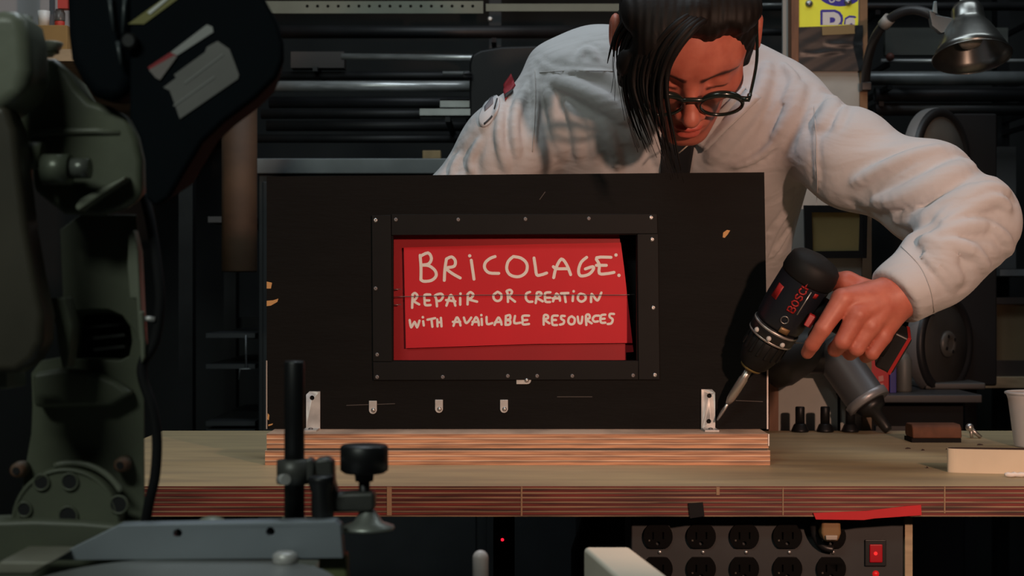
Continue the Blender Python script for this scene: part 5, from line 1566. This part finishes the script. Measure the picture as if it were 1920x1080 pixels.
# folds: ridges and grooves drawn along photo lines, laid on the surface
ridges = [
    # upper arm long folds
    ([(1600, 345), (1660, 310), (1720, 285), (1790, 272)], 6.5), ([(1590, 385), (1660, 380), (1730, 350), (1790, 318), (1835, 300)], 9),
    ([(1640, 412), (1720, 410), (1780, 380), (1830, 352)], 8), ([(1700, 395), (1760, 350), (1800, 310)], 4.5),
    # inner elbow folds
    ([(1762, 410), (1800, 380), (1850, 352), (1895, 355)], 7.5), ([(1768, 425), (1810, 395), (1865, 372), (1900, 388)], 7.0), ([(1745, 445), (1800, 425), (1850, 420)], 7), ([(1735, 462), (1780, 455), (1830, 470)], 7),
    ([(1728, 450), (1740, 448), (1760, 458), (1790, 490)], 7), ([(1745, 468), (1780, 500), (1800, 530)], 6.5), ([(1830, 470), (1850, 500), (1860, 520)], 5.0), ([(1725, 470), (1760, 505), (1790, 545)], 4.5), ([(1860, 420), (1890, 450), (1895, 480)], 5.0),
    # shoulder right
    ([(1470, 120), (1490, 150), (1470, 190)], 5), ([(1570, 160), (1560, 195), (1535, 235)], 8), ([(1600, 178), (1582, 205), (1568, 240)], 4), ([(1500, 160), (1480, 215), (1450, 270)], 7.5), ([(1528, 210), (1530, 280), (1532, 350)], 3.0),
    # chest right
    ([(1440, 120), (1420, 180), (1380, 240), (1330, 300)], 8), ([(1480, 230), (1430, 290), (1370, 318)], 5), ([(1500, 360), (1450, 440), (1430, 500)], 5), ([(1535, 375), (1490, 420), (1450, 480)], 4), ([(1475, 300), (1480, 380), (1450, 440)], 4),
    # left side
    ([(1005, 110), (1040, 132), (1100, 134), (1150, 136)], 3.0), ([(1035, 150), (1080, 165), (1130, 190), (1175, 225)], 8), ([(1000, 140), (1005, 200), (1000, 270)], 4.5), ([(1025, 165), (1040, 220), (1055, 290)], 6.5), ([(1060, 190), (1080, 240), (1085, 300)], 5.0),
    ([(985, 160), (965, 220), (970, 290)], 5.5), ([(940, 200), (935, 260), (950, 320)], 5), ([(900, 260), (880, 300), (885, 325)], 4.5), ([(1120, 110), (1100, 90), (1085, 110)], 4), ([(1130, 230), (1150, 280), (1160, 318)], 6), ([(1200, 235), (1225, 275), (1245, 320)], 5),
    ([(860, 290), (850, 310), (845, 330)], 4),
]
rp = []
for line, w in ridges:
    pts = smooth_path([np.array(q, float) for q in line], 4)
    xs = np.array([q[0] for q in pts]); ys_ = np.array([q[1] for q in pts])
    Ds = raymarch(shirt_base, xs, ys_)
    ok = np.abs(Ds - np.median(Ds)) < .075
    p3 = np.stack([(xs - 960) * Ds / F, Ds, CZ - (ys_ - 540) * Ds / F], -1)[ok]
    if len(p3) < 3: continue
    n = len(p3)
    for i in range(n - 1):
        if np.linalg.norm(p3[i + 1] - p3[i]) > .03: continue
        t = (i + .5) / (n - 1)
        rp.append((p3[i], p3[i + 1], w / 1000, math.sin(math.pi * t) ** .7))
ra = np.array([r[0] for r in rp]); rb_ = np.array([r[1] for r in rp]); rw = np.array([r[2] for r in rp]); rt = np.array([r[3] for r in rp])


rm = (ra + rb_) / 2


def shirt_sdf(p):
    d = shirt_base(p)
    m = np.abs(d) < .05
    if not m.any():
        return d
    q = p[m]
    lo_ = q.min(0) - .035; hi_ = q.max(0) + .035
    sel = np.where(((rm > lo_) & (rm < hi_)).all(1))[0] if len(q) > 1 else range(len(rm))
    up = np.zeros(len(q)); dn = np.zeros(len(q))
    for k in sel:
        a, b, w, tp = ra[k], rb_[k], rw[k], rt[k]
        c = np.abs(q - rm[k]).max(1) < .035
        if not c.any(): continue
        dist = sd_cap(q[c], a, b, 0, 0)
        s = w * 1.15
        up[c] = np.maximum(up[c], 1.35 * tp * w * np.exp(-(dist / s) ** 2))
        dn[c] = np.maximum(dn[c], .8 * tp * w * np.exp(-((dist - 2.1 * s) / s) ** 2))
    und = .0022 * np.sin(q[:, 0] * 38 + q[:, 2] * 21 + 3 * np.sin(q[:, 2] * 17)) + .0016 * np.sin(q[:, 2] * 61 - q[:, 0] * 33 + q[:, 1] * 20)
    d = d.copy()
    d[m] = d[m] - up + dn * (1 - np.clip(up / .0025, 0, 1)) + und
    return d


man = thing('person', 'man in a white shirt and round black glasses leaning over the panel to drill', 'person', (HIP[0], 2.46, 0))


def skin_color(v):
    q = to_head(v)
    c = np.tile(np.array([1.0, 1.0, 1.0]), (len(v), 1))
    ax_ = q.copy(); ax_[:, 0] = np.abs(ax_[:, 0])
    def blend(mask, col):
        nonlocal c
        m = np.clip(mask, 0, 1)[:, None]
        c = c * (1 - m) + m * np.array(col)
    flat2 = lambda x, z: np.stack([x, np.zeros_like(x), z], 1)
    fq = flat2(ax_[:, 0], q[:, 2])
    frontal = np.clip((q[:, 1] - .045) / .01, 0, 1)
    lips = np.minimum(sd_ell(fq, (0, 0, -.0440), (.0175, .02, .0052)), sd_ell(fq, (0, 0, -.0540), (.0152, .02, .0068)))
    blend(np.clip(.6 - lips / .0015, 0, 1) * frontal * .75, (0.95, 0.38, 0.42))
    brow = np.minimum(sd_cap(fq, (.012, 0, .0310), (.034, 0, .0350), .0040, .0040), sd_cap(fq, (.034, 0, .0350), (.055, 0, .0315), .0040, .0016))
    blend(np.clip(.5 - brow / .0022, 0, 1) * frontal * .92, (0.05, 0.06, 0.08))
    st = sd_ell(q, (0, .075, -.062), (.042, .036, .026))
    blend(np.clip(.5 - st / .008, 0, 1) * .28, (0.5, 0.55, 0.62))
    lash = sd_cap(ax_, (.019, .0875, .0105), (.043, .0815, .0115), .0022, .0018)
    blend(np.clip(.6 - lash / .001, 0, 1) * .85, (0.06, 0.05, 0.06))
    return c


def skin_mat():
    m = bpy.data.materials.new('skin'); m.use_nodes = True
    nt = m.node_tree; b = nt.nodes['Principled BSDF']
    b.inputs['Roughness'].default_value = .5
    b.inputs['Subsurface Weight'].default_value = .12
    b.inputs['Subsurface Radius'].default_value = (.006, .002, .001)
    at_ = nt.nodes.new('ShaderNodeAttribute'); at_.attribute_name = 'tint'
    tc = nt.nodes.new('ShaderNodeTexCoord')
    n = nt.nodes.new('ShaderNodeTexNoise'); n.inputs['Scale'].default_value = 45; n.inputs['Detail'].default_value = 5
    nt.links.new(tc.outputs['Object'], n.inputs['Vector'])
    r = nt.nodes.new('ShaderNodeValToRGB')
    r.color_ramp.elements[0].position = .35; r.color_ramp.elements[0].color = (0.44, 0.115, 0.075, 1)
    r.color_ramp.elements[1].position = .65; r.color_ramp.elements[1].color = (0.54, 0.165, 0.110, 1)
    nt.links.new(n.outputs['Fac'], r.inputs['Fac'])
    mx = nt.nodes.new('ShaderNodeMix'); mx.data_type = 'RGBA'; mx.blend_type = 'MULTIPLY'; mx.inputs[0].default_value = 1
    nt.links.new(r.outputs['Color'], mx.inputs[6]); nt.links.new(at_.outputs['Color'], mx.inputs[7])
    nt.links.new(mx.outputs[2], b.inputs['Base Color'])
    bp = nt.nodes.new('ShaderNodeBump'); bp.inputs['Strength'].default_value = .12; bp.inputs['Distance'].default_value = .001
    n2 = nt.nodes.new('ShaderNodeTexNoise'); n2.inputs['Scale'].default_value = 260
    nt.links.new(tc.outputs['Object'], n2.inputs['Vector'])
    nt.links.new(n2.outputs['Fac'], bp.inputs['Height']); nt.links.new(bp.outputs['Normal'], b.inputs['Normal'])
    return m


M_skin = skin_mat()
net_obj('body', body_sdf, (-0.16, 1.60, 0.85), (0.66, 2.62, 1.60), .0026, M_skin, man, skin_color)
M_shirt = mat('white_cotton', (0.53, 0.515, 0.52), 0.8, noise=.05, nscale=14, bump=.22, bscale=120, sheen=.15)
nt_ = M_shirt.node_tree
bs_ = nt_.nodes['Principled BSDF']
prev = bs_.inputs['Normal'].links[0].from_node
tc_ = nt_.nodes.new('ShaderNodeTexCoord'); mp_ = nt_.nodes.new('ShaderNodeMapping')
mp_.inputs['Rotation'].default_value = (0, math.radians(35), 0); mp_.inputs['Scale'].default_value = (7, 11, 18)
nt_.links.new(tc_.outputs['Object'], mp_.inputs['Vector'])
nz = nt_.nodes.new('ShaderNodeTexNoise'); nz.inputs['Scale'].default_value = 1.0; nz.inputs['Detail'].default_value = 2.5; nz.inputs['Distortion'].default_value = .8
nt_.links.new(mp_.outputs['Vector'], nz.inputs['Vector'])
bb = nt_.nodes.new('ShaderNodeBump'); bb.inputs['Strength'].default_value = .34; bb.inputs['Distance'].default_value = .022
nt_.links.new(nz.outputs['Fac'], bb.inputs['Height']); nt_.links.new(prev.outputs['Normal'], bb.inputs['Normal'])
nt_.links.new(bb.outputs['Normal'], bs_.inputs['Normal'])
shirt = net_obj('shirt', shirt_sdf, (-0.22, 1.60, 0.80), (0.70, 2.66, 1.58), .0040, M_shirt, man)

# trousers and shoes (behind the bench)
mbp = MB()


def pants_sdf(p):
    d = sd_cap(p, HIP + np.array([-.05, .02, .0]), HIP + np.array([.05, .02, .0]), .112, .112)
    for s in (-1, 1):
        d = smin(d, sd_cap(p, HIP + np.array([s * .09, .0, -.04]), np.array([HIP[0] + s * .11, 2.46, .52]), .096, .074), .03)
        d = smin(d, sd_cap(p, np.array([HIP[0] + s * .11, 2.46, .52]), np.array([HIP[0] + s * .12, 2.50, .09]), .073, .064), .02)
    return d


net_obj('trousers', pants_sdf, (HIP[0] - .28, 2.22, 0.01), (HIP[0] + .28, 2.66, 1.16), .010, mat('dark_trousers', (0.012, 0.013, 0.018), .8), man)
for s in (-1, 1):
    x = HIP[0] + s * .12
    mbs = MB()
    def shoe(p, x=x):
        d = smin(sd_ell(p, (x, 2.43, .045), (.045, .13, .045)), sd_ell(p, (x, 2.51, .07), (.043, .05, .06)), .03)
        return smax(d, .002 - p[:, 2], .004)
    net_obj('shoe', shoe, (x - .07, 2.27, -.005), (x + .07, 2.60, .16), .008, M_black, man)

# collar, patches, seams, undershirt: sheets that follow the shirt
def patch(name, quad, nu, nv, lift, thick, m, disc=False):
    return obj(name, cloth_patch(shirt_sdf, quad, nu, nv, lift, thick, disc), m, shirt)


patch('collar', [(1303, 262), (1390, 166), (1424, 186), (1327, 284)], 18, 8, .008, .004, M_shirt)
patch('undershirt', [(1240, 250), (1308, 240), (1293, 330), (1238, 330)], 12, 12, .004, .003, mat('black_undershirt', (0.008, 0.008, 0.010), .8))
patch('red_patch', [(945, 160), (959, 140), (967, 160), (947, 190)], 6, 8, .003, .003, mat('red_patch_cloth', (0.28, 0.010, 0.018), .7))
patch('patch_stripe', [(947, 163), (961, 153), (961, 157), (947, 169)], 6, 4, .0038, .002, mat('black_stripe', (0.012, 0.01, 0.01), .7))
patch('patch_stripe', [(947, 181), (963, 170), (963, 174), (947, 188)], 6, 4, .0038, .002, mat('black_stripe', (0.012, 0.01, 0.01), .7))
badge = patch('round_patch', [(892, 226), (926, 172), (944, 194), (912, 247)], 12, 12, .003, .003, mat('badge_white', (0.52, 0.52, 0.54), .7), True)
patch('badge_emblem', [(910, 204), (927, 182), (926, 198), (910, 212)], 5, 5, .0038, .002, mat('badge_grey', (0.16, 0.15, 0.17), .7))
patch('badge_print', [(908, 233), (924, 218), (926, 221), (909, 236)], 5, 3, .0038, .002, mat('badge_dark', (0.03, 0.028, 0.03), .7))
patch('badge_print', [(928, 207), (933, 188), (935, 188), (930, 208)], 3, 5, .0038, .002, mat('badge_dark', (0.03, 0.028, 0.03), .7))
m_seam = mat('seam_thread', (0.50, 0.47, 0.46), .8)


def seam(line, r, m=m_seam, lift=.0006):
    pts = smooth_path([np.array(q, float) for q in line], 5)
    xs = np.array([q[0] for q in pts]); ys_ = np.array([q[1] for q in pts])
    Ds = raymarch(shirt_sdf, xs, ys_)
    p3 = np.stack([(xs - 960) * Ds / F, Ds, CZ - (ys_ - 540) * Ds / F], -1)
    n = grad(shirt_sdf, p3, .004)
    return obj('seam', MB().tube(list(p3 + n * lift), r, 6), m, shirt)


seam([(1012, 136), (1060, 133), (1110, 133), (1150, 134)], .0006)
seam([(1003, 130), (1004, 180), (1002, 230), (998, 285)], .0006)
seam([(1526, 200), (1530, 250), (1531, 300), (1533, 350), (1528, 400)], .0006)
# cuff seam
seam([(1690, 462), (1725, 500), (1745, 545), (1752, 590)], .0008)
obj('necklace', MB().tube([P(1273, 287, 1.905), P(1288, 274, 1.90), P(1305, 262, 1.905)], .0010, 6), mat('cord_pale', (0.45, 0.38, 0.30), .6), man)

# ---- glasses
gl_ = bpy.data.objects.new('glasses', None); COL.objects.link(gl_)
gl_.parent = man
gc = H(-0.001, .1110, .0075)
ORG['glasses'] = gc; gl_.location = Vector(gc - ORG[man.name])
gn = HR @ np.array([0, math.cos(.27), -math.sin(.27)])          # lens normal
gu = HR @ np.array([0, math.sin(.27), math.cos(.27)])           # lens up
gr = rgt
m_gl = mat('dark_acetate', (0.010, 0.016, 0.014), .22, coat=.3)
lensm = bpy.data.materials.new('clear_lens'); lensm.use_nodes = True
nt = lensm.node_tree; nt.nodes.clear()
out = nt.nodes.new('ShaderNodeOutputMaterial'); tr_ = nt.nodes.new('ShaderNodeBsdfTransparent'); gs = nt.nodes.new('ShaderNodeBsdfGlossy'); mxs = nt.nodes.new('ShaderNodeMixShader')
tr_.inputs[0].default_value = (.93, .94, .93, 1); gs.inputs['Roughness'].default_value = .03
mxs.inputs[0].default_value = .06
nt.links.new(tr_.outputs[0], mxs.inputs[1]); nt.links.new(gs.outputs[0], mxs.inputs[2]); nt.links.new(mxs.outputs[0], out.inputs[0])
for s in (-1, 1):
    c = gc + gr * (.0345 * s)
    ring = [c + .0252 * (math.cos(t) * gr + math.sin(t) * gu * .93) for t in np.linspace(0, 2 * math.pi, 48, endpoint=False)]
    rads = [0.0022 + .0022 * max(0, math.sin(t)) for t in np.linspace(0, 2 * math.pi, 48, endpoint=False)]
    rim = obj('rim', MB().tube(ring, rads, 8, closed=True), m_gl, gl_)
    obj('lens', MB().lathe([(.0248, -.0006), (.0248, .0006)], c, gn, 40), lensm, gl_)
    hp = c + gr * (s * .0265) + gu * .012
    obj('end_piece', MB().tube([c + gr * (s * .022) + gu * .013, hp + gr * (s * .004), hp + gr * (s * .006) - gn * .006], [.0034, .0036, .003], 8), m_gl, gl_)
    obj('temple', MB().tube(smooth_path([hp + gr * (s * .006) - gn * .004, H(s * .0775, .060, .028), H(s * .0805, .012, .040), H(s * .082, -.008, .043), H(s * .082, -.034, .026)], 5), .0020, 8), m_gl, gl_)
obj('bridge', MB().tube(smooth_path([gc - gr * .0135 + gu * .011, gc - gr * .006 + gu * .0125 + gn * .001, gc + gr * .006 + gu * .0125 + gn * .001, gc + gr * .0135 + gu * .011], 4), .0030, 8), m_gl, gl_)

# ---- hair
M_hair = mat('dark_brown_hair', (0.0085, 0.0062, 0.0052), .6, noise=.3, nscale=90, stretch=(1, 1, .2), spec=.2)


def hair_sdf(p):
    q = to_head(p)
    d = sd_ell(q, (0, -.014, .046), (.0835, .106, .096))
    d = smin(d, sd_ell(q, (-.028, .050, .098), (.058, .052, .034)), .02)
    d = smin(d, sd_ell(q, (.030, .044, .100), (.048, .046, .028)), .02)
    front = q[:, 1] - (.022 + .56 * (q[:, 2] + .02) + .006 * np.sin(q[:, 0] * 120) + np.clip(-q[:, 0] - .0, 0, 1) * .35)
    d = smax(d, front * .85, .008)
    d = smax(d, -(q[:, 2] + .055), .01)
    # fringe mass swept to the viewer's left
    g = [H(-.005, .075, .112), H(-.045, .088, .086), H(-.070, .080, .045), H(-.078, .066, .005)]
    for i, (r0, r1) in enumerate(((.018, .020), (.020, .017), (.017, .009))):
        d = smin(d, sd_cap(p, g[i], g[i + 1], r0, r1), .012)
    # strand grooves
    gr_ = .0006 * np.sin(q[:, 0] * 640 + 9 * np.sin(q[:, 1] * 30 + q[:, 2] * 22)) * (np.abs(d) < .02)
    for sx in (-1, 1):
        d = smin(d, sd_cap(q, (sx * .064, .050, .066), (sx * .0665, .034, .006), .011, .0065), .010)
    # keep clear of the ears
    ax_ = q.copy(); ax_[:, 0] = np.abs(ax_[:, 0])
    d = smax(d, -sd_ell(ax_, (.093, -.018, .006), (.017, .024, .036)), .004)
    return d + gr_


hair = net_obj('hair', hair_sdf, HC - .19, HC + .19, .0026, M_hair, man)
random.seed(11)
guides = [
    [(1262, -10, 1.690), (1195, 10, 1.700), (1158, 60, 1.735), (1150, 110, 1.752), (1152, 140, 1.758), (1148, 165, 1.76)],
    [(1290, 5, 1.675), (1225, 25, 1.680), (1178, 75, 1.705), (1163, 140, 1.725), (1172, 200, 1.735), (1190, 262, 1.745)],
    [(1305, 12, 1.668), (1250, 35, 1.662), (1200, 85, 1.685), (1182, 150, 1.706), (1195, 215, 1.715), (1222, 285, 1.73)],
    [(1315, 18, 1.662), (1272, 42, 1.650), (1225, 90, 1.668), (1208, 150, 1.688), (1222, 220, 1.694), (1252, 300, 1.715)],
    [(1322, 24, 1.660), (1288, 48, 1.645), (1250, 95, 1.655), (1236, 150, 1.672), (1240, 220, 1.682), (1262, 310, 1.705)],
    [(1330, 32, 1.660), (1300, 56, 1.642), (1268, 95, 1.648), (1252, 140, 1.665), (1252, 215, 1.678), (1276, 338, 1.70)],
]
dens = [6, 13, 17, 16, 18]
mbh = MB()
for gi in range(5):
    A = [P(*q) for q in guides[gi]]; Bq = [P(*q) for q in guides[gi + 1]]
    for k in range(dens[gi]):
        t = (k + random.random()) / dens[gi]
        jit = np.array([random.gauss(0, .0018), random.gauss(0, .003), 0])
        ln = random.uniform(.50, .86) if random.random() < .78 else random.uniform(.86, 1.0)
        pts = [a * (1 - t) + b * t for a, b in zip(A, Bq)]
        pts = smooth_path(pts, 5)
        n = max(6, int(len(pts) * min(ln, 1)))
        pts = pts[:n]
        wv = random.uniform(0, 6.28)
        pts = [p + jit * (i / n) * 1.6 + np.array([.0022 * math.sin(wv + i * .45) * (i / n), 0, 0]) for i, p in enumerate(pts)]
        r0 = random.uniform(.0018, .0036)
        rad = [r0 * (1.15 if i / n < .5 else max(.12, 1.15 * (1 - (i / n - .5) / .5) ** .8)) for i in range(n)]
        mbh.tube(pts, rad, 6)
# fine loose strands
for k in range(26):
    gi = random.randrange(0, 5); t = random.random()
    A = [P(*q) for q in guides[gi]]; Bq = [P(*q) for q in guides[gi + 1]]
    pts = smooth_path([a * (1 - t) + b * t for a, b in zip(A, Bq)], 5)
    off = random.uniform(-.010, .010)
    pts = [p + np.array([off * (i / len(pts)) ** 1.5, random.gauss(0, .0004), -.006 * (i / len(pts)) ** 2]) for i, p in enumerate(pts)]
    mbh.tube(pts, [.0007 * (1 - .6 * i / len(pts)) for i in range(len(pts))], 5)
obj('fringe', mbh, M_hair, hair)
